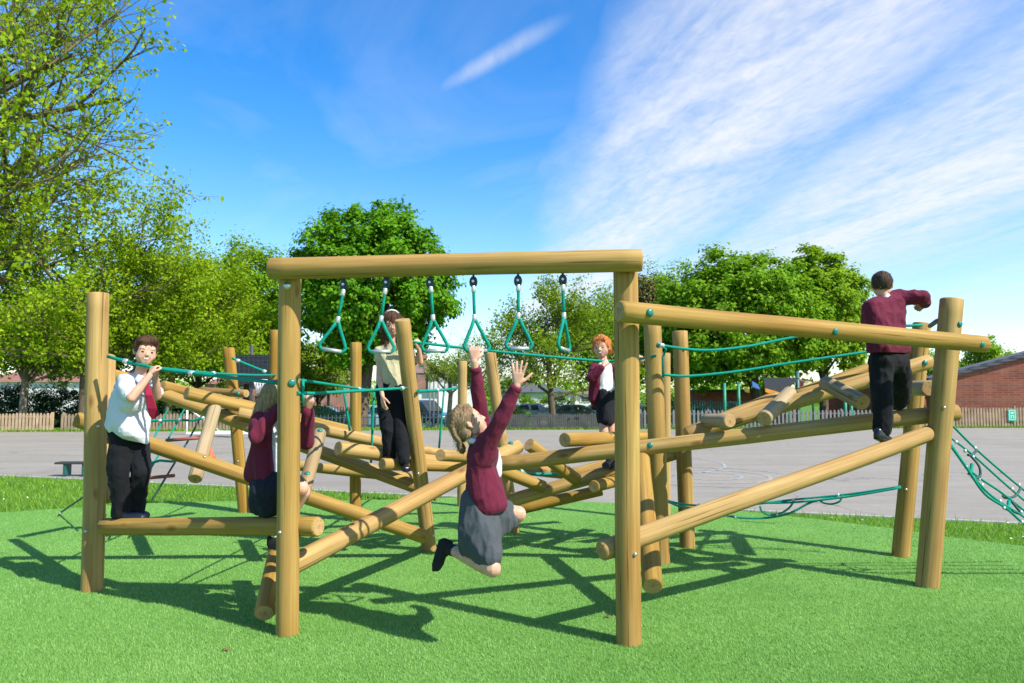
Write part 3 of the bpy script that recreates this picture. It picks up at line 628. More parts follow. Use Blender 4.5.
finish('shirt', bm, M['white_cotton'], b, .007, 3, (.008, 14, (1, 1, .6)))
bm = bmesh.new()
hull_into(bm, [w(263, 474, 4.84, .085), w(276, 474, 4.90, .08), w(259, 508, 4.83, .05), w(268, 509, 4.80, .045), w(274, 508, 4.9, .05), w(283, 492, 4.80, .07), w(290, 492, 4.95, .065)], 10)
hull_into(bm, [w(268, 484, 4.79, .088), w(295, 485, 4.75, .07), w(295, 488, 4.98, .066), w(258, 505, 4.80, .06), w(268, 510, 4.78, .055), w(262, 490, 4.76, .075)], 10)
finish('skirt', bm, M['navy_cloth'], b, .0065, 3, (.013, 13, (1.3, 1.3, .5)), cut=[(W(265, 520, 4.8), V(-.1, 0, -1).normalized())])
for an, dd in ((W(276, 532, 4.93), 0), (W(281, 530, 5.05), .1)):
    bm = bmesh.new(); chain(bm, [(an + V(.01, 0, .06), .038), (an - V(0, 0, .02), .036)]); finish('sock', bm, M['sock_white'], b, .006, 2)
    shoe('shoe', an + V(-.055, 0, -.105), an + V(.14, -.03, -.10), b, 'suede_black')

cuff(elF, elF.lerp(wrF, .95), .036, 'maroon', b)
# ---- girl swinging from a handle
b = thing('person', W(480, 575, 4.4), 'girl in maroon cardigan and grey skirt swinging from a trapeze handle, knees bent', 'person')
bm = bmesh.new(); hd = Head(W(469.5, 424, 4.41), (.80, .18, .52), (-.50, -.05, .86), 1.10); neck = W(476, 443, 4.40); hd.build(bm, neck)
shN, shF = W(488, 445, 4.28), W(482, 437, 4.52); elN, wrN = W(501.5, 419, 4.22), W(517, 385, 4.18); elF, wrF = W(479.5, 400, 4.45), W(474.2, 361.5, 4.385)
GRIP = W(477.3, 351, 4.405)
chain(bm, [(neck, .045), (W(483, 465, 4.40), .052), (W(481, 505, 4.41), .052)])
chain(bm, [(shN, .030), (elN, .027), (elN.lerp(wrN, .4), .026), (wrN, .022)]); chain(bm, [(shF, .030), (elF, .027), (elF.lerp(wrF, .4), .026), (wrF, .023)])
hand(bm, wrF, V(0, -.05, 1), (.05, 1, .1), (1, 0, .1), curl=1.25, k=1.0)
hand(bm, wrN, W(519, 362, 4.16) - wrN, (.15, 1, .05), (1, .1, 0), curl=.10, spread=.20, k=1.0, thumb=.95, curls=[.06, .1, .16, .22])
kN, aN = W(492.5, 568.5, 4.24), W(452, 550, 4.50); kF, aF = W(518.5, 514, 4.50), W(484, 541, 4.82)
chain(bm, [w(478, 512, 4.34, .045), (kN, .050), (kN.lerp(aN, .3), .049), (kN.lerp(aN, .6), .040), (aN, .030)]); chain(bm, [w(487, 508, 4.49, .045), (kF, .048), (kF.lerp(aF, .35), .046), (aF, .030)])
finish('body', bm, facemats('hair_fair'), b, .004, 3, matfn=lambda p: hd.face(p, False))
bm = bmesh.new(); hd.hair_cap(bm, .007, low=-.035)
for sx in (-.045, .04):
    pts = [hd.P(sx * .6, .045, .085), hd.P(sx, .0, .108), hd.P(sx * 1.15, -.05, .09), hd.P(sx * 1.1, -.092, .045), hd.P(sx * 1.0, -.102, -.005), hd.P(sx * .9, -.096, -.05)]
    end = pts[-1] + V(-.004, 0, -.045); pts += [end]
    for i in range(len(pts) - 1):
        for k in range(3):
            p = pts[i].lerp(pts[i + 1], k / 3); s_ = .0175 if i < 5 else .015
            for q in (1, -1): hull_into(bm, [(p + hd.r * .009 * q - hd.u * .004, s_ * .72), (p + hd.r * .004 * q + hd.u * .006 + hd.f * .0, s_ * .62)], 6)
hull_into(bm, [(hd.P(-.03, -.10, -.075), .022), (hd.P(-.02, -.108, -.10), .020), (hd.P(.0, -.10, -.09), .018)])
strands(finish('hair', bm, M['hair_fair'], b, .0042, 1, (.002, 60, (1, 1, 1))), lambda p: hd.P(0, -.13, -.08) - p, 1000, .045, .0022, lift=.0025)
bm = bmesh.new()
hull_into(bm, [(shN, .058), (shF, .055), (neck - V(0, 0, .03), .05), w(478, 466, 4.33, .075), w(486, 466, 4.47, .075)], 10)
hull_into(bm, [w(478, 466, 4.33, .077), w(486, 466, 4.47, .075), w(482, 492, 4.32, .075), w(489, 495, 4.48, .078), w(478, 500, 4.40, .075), w(497, 504, 4.36, .058), w(500, 506, 4.45, .05), w(486, 506, 4.32, .07)], 10)
chain(bm, [(shN, .057), (elN, .048), (elN.lerp(wrN, .88), .033)], 12); chain(bm, [(shF, .057), (elF, .044), (elF.lerp(wrF, .80), .031)], 12)
finish('cardigan', bm, M['maroon'], b, .006, 3, (.015, 11, (1, 1, .65)), cut=[(W(490, 511, 4.4), V(.06, 0, -1).normalized())])
bm = bmesh.new()
ring = [(neck + V(.062 * math.cos(t) + .0, .058 * math.sin(t), .010 + .022 * -math.cos(t)), .017) for t in np.linspace(0, 2 * math.pi, 15)]
chain(bm, ring, 8); hull_into(bm, [w(494, 450, 4.42, .03), w(497, 462, 4.42, .032), w(497, 474, 4.42, .03)])
finish('shirt', bm, M['white_cotton'], b, .0055, 2)
bm = bmesh.new()
hull_into(bm, [w(474, 500, 4.36, .080), w(487, 501, 4.44, .082), w(471, 528, 4.33, .075), (kN.lerp(W(478, 512, 4.33), .22) + V(.0, 0, 0), .070), w(467, 548, 4.36, .045), w(484, 556, 4.33, .055), w(469, 550, 4.46, .04)], 12)
hull_into(bm, [w(487, 501, 4.43, .08), w(480, 508, 4.36, .08), (kF + V(-.06, 0, -.004), .060), (kF + V(-.045, -.02, -.03), .05), w(488, 540, 4.40, .05)], 12)
finish('skirt', bm, M['grey_cloth'], b, .006, 3, (.016, 11, (1.5, 1.5, .55)), cut=[(W(478, 566, 4.3), V(-.12, 0, -1).normalized())])
def shoe2(an, toe, up):
    d = (toe - an).normalized(); return shoe('shoe', an - d * .065 + up * -.06, toe, b, 'suede_black', up=up)
upn = V(.86, -.1, .42).normalized(); shoe('shoe', W(440.5, 537, 4.55), W(431.5, 572, 4.52), b, 'suede_black', up=upn)
shoe('shoe', W(476, 528, 4.88), W(470, 560, 4.86), b, 'suede_black', up=upn)
for a_ in (aN, aF):
    bm = bmesh.new(); dd = (a_ - (kN if a_ is aN else kF)).normalized(); chain(bm, [(a_ - dd * .012, .036), (a_ + dd * .028, .036)]); finish('sock', bm, M['suede_black'], b, .006, 2)

cuff(elN, elN.lerp(wrN, .97), .033, 'maroon', b); cuff(elF, elF.lerp(wrF, .85), .032, 'maroon', b)
# ---- girl with long brown hair
b = thing('person', W(394, 468, 6.7), 'long-haired girl in cream top and black trousers standing half hidden behind the leaning post', 'person')
bm = bmesh.new(); hd = Head(W(392, 325, 6.72), (.22, -.95, -.22), (0, -.2, 1), 1.08); neck = W(391, 342, 6.75); hd.build(bm, neck)
shN, shF = W(380, 351, 6.74), W(403, 351, 6.8); elN, wrN = W(379, 377, 6.70), W(382.5, 396, 6.62); elF, wrF = W(420.5, 362, 6.78), W(419, 349, 6.72)
chain(bm, [(neck, .042), (W(391, 365, 6.77), .052), (W(391, 392, 6.77), .052)])
chain(bm, [(shN, .030), (elN, .027), (wrN, .020)]); chain(bm, [(shF, .030), (elF, .027), (wrF, .021)])
hand(bm, wrN, (.12, -.05, -1), (.7, .6, 0), (.5, -.8, 0), curl=.25, k=.95); hand(bm, wrF, HG - wrF + V(.0, -.0, .015), (-.6, .6, 0), (0, 0, 1), curl=1.0, k=.95)
for hp, kn, an in (((385, 397, 6.75), (387, 430, 6.70), (390, 458, 6.72)), ((398, 397, 6.78), (401, 430, 6.70), (404, 462, 6.62))): chain(bm, [(W(*hp), .045), (W(*kn), .040), (W(*an), .030)])
finish('body', bm, facemats('hair_dark'), b, .005, 3, matfn=lambda p: hd.face(p, False))
bm = bmesh.new(); hd.hair_cap(bm, .016, low=-.03)
for i in range(34):
    sg = 1 if i % 2 else -1; a = random.uniform(.1, 1); p0 = hd.P(sg * (.05 + .035 * a), -.02 - .05 * random.random() + .03 * (a > .7), .05); p1 = p0 + V(sg * .015 + random.uniform(-.02, .02), random.uniform(-.02, .03), -.10); p2 = p1 + V(random.uniform(-.03, .03), random.uniform(-.02, .03), -random.uniform(.08, .17))
    chain(bm, [(p0, .022), (p1, .020), (p2, .006)], 6)
strands(finish('hair', bm, M['hair_long_brown'], b, .006, 1, (.008, 24, (1, 1, .35))), lambda p: V(0, 0, -1), 1100, .12, .003)
bm = bmesh.new(); tube(bm, [hd.P(.055, .0, .10), hd.P(.03, .018, .122), hd.P(0, .02, .13), hd.P(-.03, .018, .122), hd.P(-.055, 0, .10)], .009, 8); wobj('hairband', bm, M['white_cotton'], b)
bm = bmesh.new(); hull_into(bm, [(shN, .052), (shF, .052), w(391, 346, 6.76, .052), w(385, 366, 6.76, .07), w(398, 366, 6.8, .07)], 10); hull_into(bm, [w(385, 366, 6.76, .072), w(398, 366, 6.8, .072), w(384, 388, 6.76, .075), w(398, 388, 6.79, .075)], 10)
chain(bm, [(shN, .054), (shN.lerp(elN, .25), .052)]); chain(bm, [(shF, .054), (shF.lerp(elF, .4), .05)])
finish('top', bm, M['cream_cotton'], b, .0065, 3, (.010, 13, (1, 1, .8)), cut=[(W(391, 389.5, 6.7), V(0, 0, -1))])
bm = bmesh.new(); hull_into(bm, [w(384, 386, 6.76, .076), w(398, 386, 6.79, .076), w(385, 400, 6.76, .08), w(398, 400, 6.79, .08)], 10)
chain(bm, [w(385.5, 398, 6.75, .086), w(388, 430, 6.70, .070), w(390, 457, 6.72, .055)], 12); chain(bm, [w(398, 398, 6.78, .086), w(401, 430, 6.70, .070), w(404.5, 461, 6.62, .055)], 12)
finish('trousers', bm, M['black_cloth'], b, .0065, 3, (.012, 9, (1.2, 1.2, .9)))
shoe('shoe', W(391.5, 463, 6.82), W(383, 463.5, 6.62), b, 'shoe_black'); shoe('shoe', W(403, 466, 6.72), W(407, 473, 6.52), b, 'shoe_black')

# ---- red-haired child
b = thing('person', W(608, 467, 7.25), 'red-haired child in maroon cardigan standing on a log behind the tall right post', 'person')
bm = bmesh.new(); hd = Head(W(601.5, 348, 7.25), (-.35, -.93, -.06), (-.04, 0, 1), 1.06); neck = W(603.5, 363, 7.28); hd.build(bm, neck)
shN, shF = W(595, 368, 7.24), W(614, 369, 7.34); elN, wrN = W(591.5, 378, 7.14), W(603, 366, 7.09); elF, wrF = W(630, 376, 7.2), W(638, 364, 6.98)
chain(bm, [(neck, .042), (W(605, 382, 7.3), .052), (W(605, 405, 7.3), .052)]); chain(bm, [(shN, .030), (elN, .027), (wrN, .021)]); chain(bm, [(shF, .030), (elF, .027), (wrF, .021)])
hand(bm, wrN, HR - wrN + V(0, -.01, .01), (.2, .9, .2), (0, 0, 1), curl=1.1, k=.95); hand(bm, wrF, HR2 - wrF + V(0, -.01, .01), (.2, .9, .1), (0, 0, 1), curl=1.1, k=.95)
for hp, kn, an in (((603, 405, 7.26), (603.5, 429, 7.22), (607.5, 456, 7.2)), ((611, 405, 7.34), (612, 430, 7.3), (614, 458, 7.28))): chain(bm, [(W(*hp), .045), (W(*kn), .046), (W(*kn).lerp(W(*an), .3), .046), (W(*an), .03)])
finish('body', bm, facemats('hair_ginger'), b, .005, 3, matfn=lambda p: hd.face(p))
bm = bmesh.new(); hd.hair_cap(bm, .013, low=-.02)
hull_into(bm, [(hd.P(-.04, .048, .080), .020), (hd.P(.045, .04, .078), .018), (hd.P(0, .02, .104), .022)])
for sg in (1, -1): hull_into(bm, [(hd.P(.070 * sg, -.010, .05), .018), (hd.P(.070 * sg, -.03, -.03), .016)])
strands(finish('hair', bm, M['hair_ginger'], b, .006, 1, (.012, 30, (1, 1, .8))), lambda p: (p - hd.P(.02, -.04, .12)) - hd.u * .03, 900, .05, .0028, lift=.006)
bm = bmesh.new(); hull_into(bm, [w(602, 367, 7.25, .05), w(607, 367, 7.3, .05), w(603, 383, 7.26, .060), w(609, 383, 7.31, .060), w(603, 394, 7.26, .062), w(608, 394, 7.31, .062)], 10); finish('shirt', bm, M['white_cotton'], b, .0065, 3, (.006, 14, (1, 1, .8)))
bm = bmesh.new(); hull_into(bm, [(shN, .055), w(597, 384, 7.26, .06), w(593, 398, 7.27, .045), w(596, 403, 7.31, .05), w(606, 371, 7.36, .05)], 10); hull_into(bm, [(shF, .055), w(614, 384, 7.34, .06), w(615, 402, 7.34, .055), w(606, 371, 7.36, .05)], 10); hull_into(bm, [w(597, 384, 7.33, .05), w(612, 384, 7.38, .05), w(597, 402, 7.34, .05), w(613, 402, 7.38, .05)])
chain(bm, [(shN, .055), (elN, .050), (elN.lerp(wrN, .85), .036)]); chain(bm, [(shF, .055), (elF, .05), (elF.lerp(wrF, .9), .036)])
finish('cardigan', bm, M['maroon'], b, .0065, 3, (.010, 13, (1, 1, .6)), cut=[(W(600, 408, 7.25), V(0, 0, -1))])
bm = bmesh.new(); hull_into(bm, [w(602, 389, 7.27, .066), w(608, 389, 7.32, .066), w(602, 420, 7.24, .052), w(611, 421, 7.33, .056), w(606, 420, 7.18, .05)], 12); finish('skirt', bm, M['black_cloth'], b, .0065, 2, (.010, 13, (1.4, 1.4, .3)), cut=[(W(605, 427.5, 7.25), V(0, 0, -1))])
for an in (W(607.5, 456, 7.2), W(614, 458, 7.28)): shoe('shoe', an + V(.035, .06, -.105), an + V(-.045, -.13, -.105), b, 'shoe_navy')

# ---- boy climbing at the right
b = thing('person', W(884, 441, 5.57), 'boy in maroon jumper and black trousers at the right, his back turned', 'person')
bm = bmesh.new(); hd = Head(W(882, 286, 5.62), (.45, .88, -.14), (.10, .1, 1), .98); neck = W(884, 301, 5.62); hd.build(bm, neck)
shN, shF = W(871, 308, 5.56), W(898, 298, 5.66); elN, wrN = W(868, 328, 5.78), W(890, 318, 6.0); elF, wrF = W(922, 297, 5.60), W(926, 304, 5.80)
chain(bm, [(neck, .045), (W(885, 318, 5.62), .052), (W(889, 350, 5.62), .052)]); chain(bm, [(shN, .030), (elN, .027), (wrN, .022)]); chain(bm, [(shF, .030), (elF, .027), (wrF, .022)])
hand(bm, wrN, (.6, .6, .2), (0, 0, -1), (0, 1, 0), curl=.8); hand(bm, wrF, (-.05, 1, -.1), (-.6, 0, -.6), (-.5, 0, .8), curl=.7)
for hp, kn, an in (((881, 357, 5.6), (882, 395, 5.56), (882, 428, 5.57)), ((898, 357, 5.66), (902, 381, 5.72), (899, 401, 5.90))): chain(bm, [(W(*hp), .045), (W(*kn), .040), (W(*an), .030)])
finish('body', bm, facemats('hair_dark'), b, .005, 3, matfn=lambda p: hd.face(p))
bm = bmesh.new(); ell_into(bm, hd.P(0, -.018, .030), (.0765 * .98, .087 * .98, .083 * .98), hd.rot, 24); strands(finish('hair', bm, M['hair_dark'], b, .005, 1, (.007, 34, (1, 1, 1)), cut=[(hd.P(0, 0, -.022), (-hd.u * .9 + hd.f * .25).normalized())]), lambda p: (p - hd.P(0, .0, .14)), 1000, .022, .0022, lift=.003)
bm = bmesh.new(); hull_into(bm, [(shN, .064), (shF, .060), w(885, 301, 5.62, .058), w(877, 326, 5.58, .090), w(893, 326, 5.67, .085)], 10); hull_into(bm, [w(877, 326, 5.58, .092), w(893, 326, 5.67, .086), w(880, 348, 5.57, .096), w(897, 348, 5.66, .093)], 10)
chain(bm, [(shN, .062), (elN, .056), (elN.lerp(wrN, .9), .038)]); chain(bm, [(shF, .062), (elF, .052), (elF.lerp(wrF, .85), .040)])
finish('jumper', bm, M['maroon'], b, .0065, 3, (.017, 11, (1, 1, .9)), cut=[(W(888, 353, 5.6), V(0, 0, -1))])
bm = bmesh.new(); hull_into(bm, [(neck + V(.0, -.01, .02), .048), (neck + V(0, 0, -.01), .05)]); finish('shirt_collar', bm, M['white_cotton'], b, .006, 2)
bm = bmesh.new(); hull_into(bm, [w(881, 353, 5.58, .070), w(896, 353, 5.66, .068), w(881, 362, 5.58, .092), w(897, 362, 5.66, .088)], 10)
chain(bm, [w(881, 362, 5.59, .088), w(882, 396, 5.56, .074), w(882.5, 428, 5.57, .066)], 12); chain(bm, [w(897, 360, 5.66, .084), w(902, 382, 5.72, .074), w(900, 401, 5.88, .064)], 12)
finish('trousers', bm, M['black_cloth'], b, .0065, 3, (.016, 9, (1.2, 1.2, .9)))
shoe('shoe', W(875, 438.5, 5.50), W(892, 446, 5.62), b, 'shoe_black'); shoe('shoe', W(896, 410, 5.86), W(903, 410, 6.04), b, 'shoe_black')
# ================================================================== ground
def structure(o): return tag(o, kind='structure')
# grass base sheet with the dip beyond the playground
n = N('grass_ground'); v = n.pos(); f = n.noise(v, 3, 5); f2 = n.noise(v, 40, 3)
n.col(n.mix(.5, n.ramp(f, [(.3, (.055, .16, .018)), (.7, (.115, .27, .035))]), n.ramp(f2, [(.3, (.04, .12, .012)), (.7, (.14, .30, .05))]))); n.set(Roughness=.9, Specular_IOR_Level=.1); n.bump(f2, .8, .05); M['grass_ground'] = n.m
xs = [-1500, -300, -120, -60, -30, 0, 30, 60, 120, 300, 1500]; ys = [-60, -10, 0, 10, 20, 31.2, 33, 35, 37.5, 60, 120, 300, 900, 2200]
def gz(y): t = min(1, max(0, (y - 31.2) / 6)); return -.03 - .72 * t * t * (3 - 2 * t)
bm = bmesh.new(); g_ = [[bm.verts.new((x, y, gz(y))) for x in xs] for y in ys]
for i in range(len(ys) - 1):
    for j in range(len(xs) - 1): bm.faces.new((g_[i][j], g_[i][j + 1], g_[i + 1][j + 1], g_[i + 1][j])).smooth = True
structure(wobj('ground', bm, M['grass_ground'], origin=V(0, 0, 0)))
# tarmac
n = N('tarmac'); v = n.pos(); a = n.noise(v, .5, 5, .6); b_ = n.noise(v, 4, 5, .65); c_ = n.noise(v, 90, 3, .7); st = n.noise(n.pos((.25, 1.6, 1)), 1.0, 5, .6)
c0 = n.ramp(a, [(.3, (.225, .213, .203)), (.7, (.30, .284, .27))]); c0 = n.mix(.5, c0, n.ramp(b_, [(.3, (.20, .190, .182)), (.7, (.31, .294, .278))])); c0 = n.mix(.55, c0, n.ramp(st, [(.3, (.205, .194, .186)), (.7, (.31, .294, .28))]))
c0 = n.mix(.6, c0, n.ramp(c_, [(.3, (.6, .6, .6)), (.55, (1, 1, 1)), (.75, (1.3, 1.3, 1.3))]), 'MULTIPLY'); vc = n.n('TexVoronoi', feature='DISTANCE_TO_EDGE'); vc.inputs['Scale'].default_value = .42; wv = n.n('VectorMath', operation='ADD'); nz = n.n('TexNoise'); nz.inputs['Scale'].default_value = 1.6; nz.inputs['Detail'].default_value = 5; n.l(v, nz.inputs['Vector']); n.l(v, wv.inputs[0]); n.l(nz.outputs['Color'], wv.inputs[1]); n.l(wv.outputs[0], vc.inputs['Vector'])
c0 = n.mix(n.ramp(n.noise(v, .35, 2), [(.5, (0, 0, 0)), (.56, (.75, .75, .75))]), c0, n.mix(1.0, c0, n.ramp(vc.outputs['Distance'], [(.003, (.55, .54, .53)), (.010, (1, 1, 1))]), 'MULTIPLY'))
pa = n.n('TexVoronoi', feature='F1', distance='CHEBYCHEV'); pa.inputs['Scale'].default_value = .16; n.l(v, pa.inputs['Vector']); sc_ = n.n('SeparateColor'); n.l(pa.outputs['Color'], sc_.inputs[0]); c0 = n.mix(n.math('MULTIPLY', n.math('GREATER_THAN', sc_.outputs[0], .8), .35), c0, (.20, .19, .185))
n.col(n.mix(1.0, c0, (1.08, 1.03, .90), 'MULTIPLY')); n.set(Roughness=.85, Specular_IOR_Level=.3); n.bump(c_, .4, .006); M['tarmac'] = n.m
E0, E1 = G(0, 474), G(1024, 521); ed = (E1 - E0).normalized()
def edge(t): return E0 + ed * t
NL, NR = edge(-30), edge(40)
def sheet(name, pts, z, mat):
    bm = bmesh.new(); poly(bm, [(p[0], p[1], z) for p in pts]); bmesh.ops.recalc_face_normals(bm, faces=bm.faces[:])
    if bm.faces[0].normal.z < 0: bm.faces[0].normal_flip()
    return structure(wobj(name, bm, mat))
mid = [edge(t) for t in np.linspace(40, -30, 2)]
sheet('tarmac_playground', [(NL.x, NL.y), (NR.x, NR.y), (70, NR.y), (70, 34.8), (-70, 23.75), (-70, NL.y)], -.02, M['tarmac'])
n = N('concrete'); v = n.pos(); f = n.noise(v, 12, 5); n.col(n.ramp(f, [(.3, (.30, .29, .28)), (.7, (.42, .41, .39))])); n.set(Roughness=.9); n.bump(f, .3, .005); M['concrete'] = n.m
pn = V(-ed.y, ed.x, 0); pn = pn if pn.y < 0 else -pn
bm = bmesh.new(); L_ = (NR - NL).length; k = int(L_ / .915)
for i in range(k):
    p = NL + ed * (.915 * i + .45); box(bm, (p.x + pn.x * .03, p.y + pn.y * .03, -.045), (.905, .055, .07), math.atan2(ed.y, ed.x), bev=.008)
structure(wobj('kerb', bm, M['concrete']))
# faded painted rings on the tarmac
n = N('faded_paint'); f = n.noise(n.pos(), 9, 5, .7); n.col(n.mix(n.ramp(f, [(.46, (0, 0, 0)), (.6, (.75, .75, .75))]), (.26, .252, .25), (.50, .40, .20))); n.set(Roughness=.9); M['faded_paint'] = n.m
n = N('faded_white'); f = n.noise(n.pos(), 9, 5, .7); n.col(n.mix(n.ramp(f, [(.46, (0, 0, 0)), (.6, (.75, .75, .75))]), (.26, .252, .25), (.42, .46, .43))); n.set(Roughness=.9); M['faded_white'] = n.m
bm = bmesh.new()
def ringm(bm, c, r0, r1, mi, z):
    a = [bm.verts.new((c.x + r0 * math.cos(t), c.y + r0 * math.sin(t), z)) for t in np.linspace(0, 2 * math.pi, 48, endpoint=False)]
    b = [bm.verts.new((c.x + r1 * math.cos(t), c.y + r1 * math.sin(t), z)) for t in np.linspace(0, 2 * math.pi, 48, endpoint=False)]
    for i in range(48): bm.faces.new((a[i], a[(i + 1) % 48], b[(i + 1) % 48], b[i])).material_index = mi
c = G(708, 475); ringm(bm, c, 1.02, 1.10, 0, -.016); ringm(bm, c, .55, .61, 1, -.016); ringm(bm, c, 1.48, 1.53, 1, -.016)
c = G(600, 462); ringm(bm, c, 2.5, 2.56, 1, -.016)
bm.normal_update()
for f in bm.faces:
    if f.normal.z < 0: f.normal_flip()
structure(wobj('painted_rings', bm, [M['faded_paint'], M['faded_white']]))
# artificial turf: outline from the survey
TP = [(-170, 521), (0, 512.5), (70, 508), (140, 503.5), (200, 501.5), (300, 501), (400, 499.5), (480, 497), (560, 494), (640, 499), (700, 506), (760, 513), (820, 519.5), (880, 527), (950, 537), (1024, 546), (1180, 566)]
tp = [G(*p) for p in TP]
kd = lambda p: (V(p.x, p.y, 0) - V(E0.x, E0.y, 0)).dot(pn)        # distance from the tarmac edge (towards us)
tp = [p if kd(p) > .07 else p + pn * (.07 - kd(p)) for p in tp]
turf = [(p.x, p.y) for p in tp] + [(9, -3), (-9, -3)]
n = N('turf'); v = n.pos(); f = n.noise(n.pos((1, .6, 1)), 1.6, 4); f2 = n.noise(n.pos((160, 70, 1)), 1, 3); f3 = n.noise(n.pos((1.2, 9, 1)), 1.0, 3)
n.col(n.mix(.4, n.ramp(n.math('ADD', n.math('MULTIPLY', f, .6), n.math('MULTIPLY', f3, .4)), [(.35, (.095, .235, .030)), (.65, (.165, .335, .060))]), n.ramp(f2, [(.3, (.03, .12, .014)), (.7, (.2, .46, .12))]))); n.set(Roughness=.75, Specular_IOR_Level=.2); n.bump(f2, .5, .012); M['turf'] = n.m
sheet('artificial_turf', turf, 0.0, M['turf'])
# blades
def inpoly(x, y, P):
    P = np.array(P); ins = np.zeros(len(x), bool); j = len(P) - 1
    for i in range(len(P)):
        c_ = ((P[i, 1] > y) != (P[j, 1] > y)) & (x < (P[j, 0] - P[i, 0]) * (y - P[i, 1]) / (P[j, 1] - P[i, 1] + 1e-12) + P[i, 0]); ins ^= c_; j = i
    return ins
def blades(name, x, y, h, wd, lean, mat, z0=0.0, ldir=None):
    k = len(x); az = rng.uniform(0, 2 * np.pi, k); la = rng.uniform(0, 2 * np.pi, k) if ldir is None else rng.normal(ldir, .9, k); ll = lean * rng.uniform(.2, 1.2, k) * h
    V_ = np.zeros((k, 3, 3)); dx, dy = np.cos(az) * wd / 2, np.sin(az) * wd / 2
    V_[:, 0] = np.stack([x - dx, y - dy, np.full(k, z0)], 1); V_[:, 1] = np.stack([x + dx, y + dy, np.full(k, z0)], 1)
    V_[:, 2] = np.stack([x + np.cos(la) * ll, y + np.sin(la) * ll, z0 + h], 1)
    me = numpy_mesh(name, V_.reshape(-1, 3), np.arange(k * 3).reshape(k, 3), 3); return mesh_obj(name, me, mat)
def leafmat(name, stops, trans=.35, rough=.5, spec=.25):
    n = N(name); g = n.n('NewGeometry'); f = n.noise(n.pos(), .9, 3)
    c = n.ramp(n.math('MULTIPLY_ADD', f, .45, n.math('MULTIPLY', g.outputs['Random Per Island'], .55)), stops); n.col(c); n.set(Roughness=rough, Specular_IOR_Level=spec)
    tr = n.n('BsdfTranslucent'); n.l(n.mix(1.0, c, (1.15, 1.1, .55), 'MULTIPLY'), tr.inputs['Color']); ms = n.n('MixShader'); ms.inputs[0].default_value = trans
    n.l(n.b.outputs[0], ms.inputs[1]); n.l(tr.outputs[0], ms.inputs[2]); n.l(ms.outputs[0], n.out.inputs[0]); M[name] = n.m
leafmat('turf_blade', [(.2, (.095, .235, .028)), (.5, (.185, .375, .068)), (.8, (.36, .55, .19))], .3, .6, .2)
leafmat('grass_blade', [(.2, (.10, .22, .010)), (.5, (.19, .36, .022)), (.8, (.32, .48, .06))], .4)
k = 620000; y = 1 / rng.uniform(1 / 12.5, 1 / 3.3, k); x = rng.uniform(-1, 1, k) * (.82 * y + .8); ins = inpoly(x, y, turf); x, y = x[ins], y[ins]
o = blades('turf_pile', x, y, rng.uniform(.008, .017, len(x)), .0018 + .0008 * y / 2, .85, M['turf_blade'], 0.001, ldir=2.4); tag(o, 'short bright green pile of the artificial turf', kind='stuff')
# natural grass verge between turf and tarmac
k = 150000; x = rng.uniform(-14, 12, k); y = rng.uniform(5.5, 15, k); dist = (x - E0.x) * pn.x + (y - E0.y) * pn.y; ok = (dist > .07) & ~inpoly(x, y, turf); x, y = x[ok], y[ok]
hh = rng.uniform(.03, .075, len(x)) * (1 + .8 * (rng.random(len(x)) < .06)); o = blades('verge_grass', x, y, hh, .010, .8, M['grass_blade'], -.03); tag(o, 'ragged natural grass verge between the turf and the tarmac', kind='stuff')
k = 5000; xx = rng.uniform(-70, 70, k * 14); yy = 29.3 + .079 * xx + rng.uniform(0, 1.6, k * 14); o = blades('far_grass', xx, yy, rng.uniform(.05, .12, len(xx)), .03, .8, M['grass_blade'], -.03); tag(o, 'mown grass strip along the foot of the fences', kind='stuff')
# daisies
simple('petal', (.75, .75, .70), .8, var=.05)
sel = rng.random(len(x)) < .008; dxs, dys = x[sel], y[sel]; keep = np.array([noise.noise((a * 1.1, b_2 * 1.1, 3)) > -.05 for a, b_2 in zip(dxs, dys)]); dxs, dys = dxs[keep], dys[keep]
k = len(dxs); an = np.linspace(0, 2 * np.pi, 7)[:-1]; rr = rng.uniform(.008, .014, k); VV = np.zeros((k, 6, 3)); VV[:, :, 0] = dxs[:, None] + rr[:, None] * np.cos(an); VV[:, :, 1] = dys[:, None] + rr[:, None] * np.sin(an); VV[:, :, 2] = (rng.uniform(.02, .055, k))[:, None] + rng.normal(0, .004, (k, 6))
o = mesh_obj('daisies', numpy_mesh('daisies', VV.reshape(-1, 3), np.arange(k * 6).reshape(k, 6), 6), M['petal']); tag(o, 'scattered white daisies in the grass verge', kind='stuff')
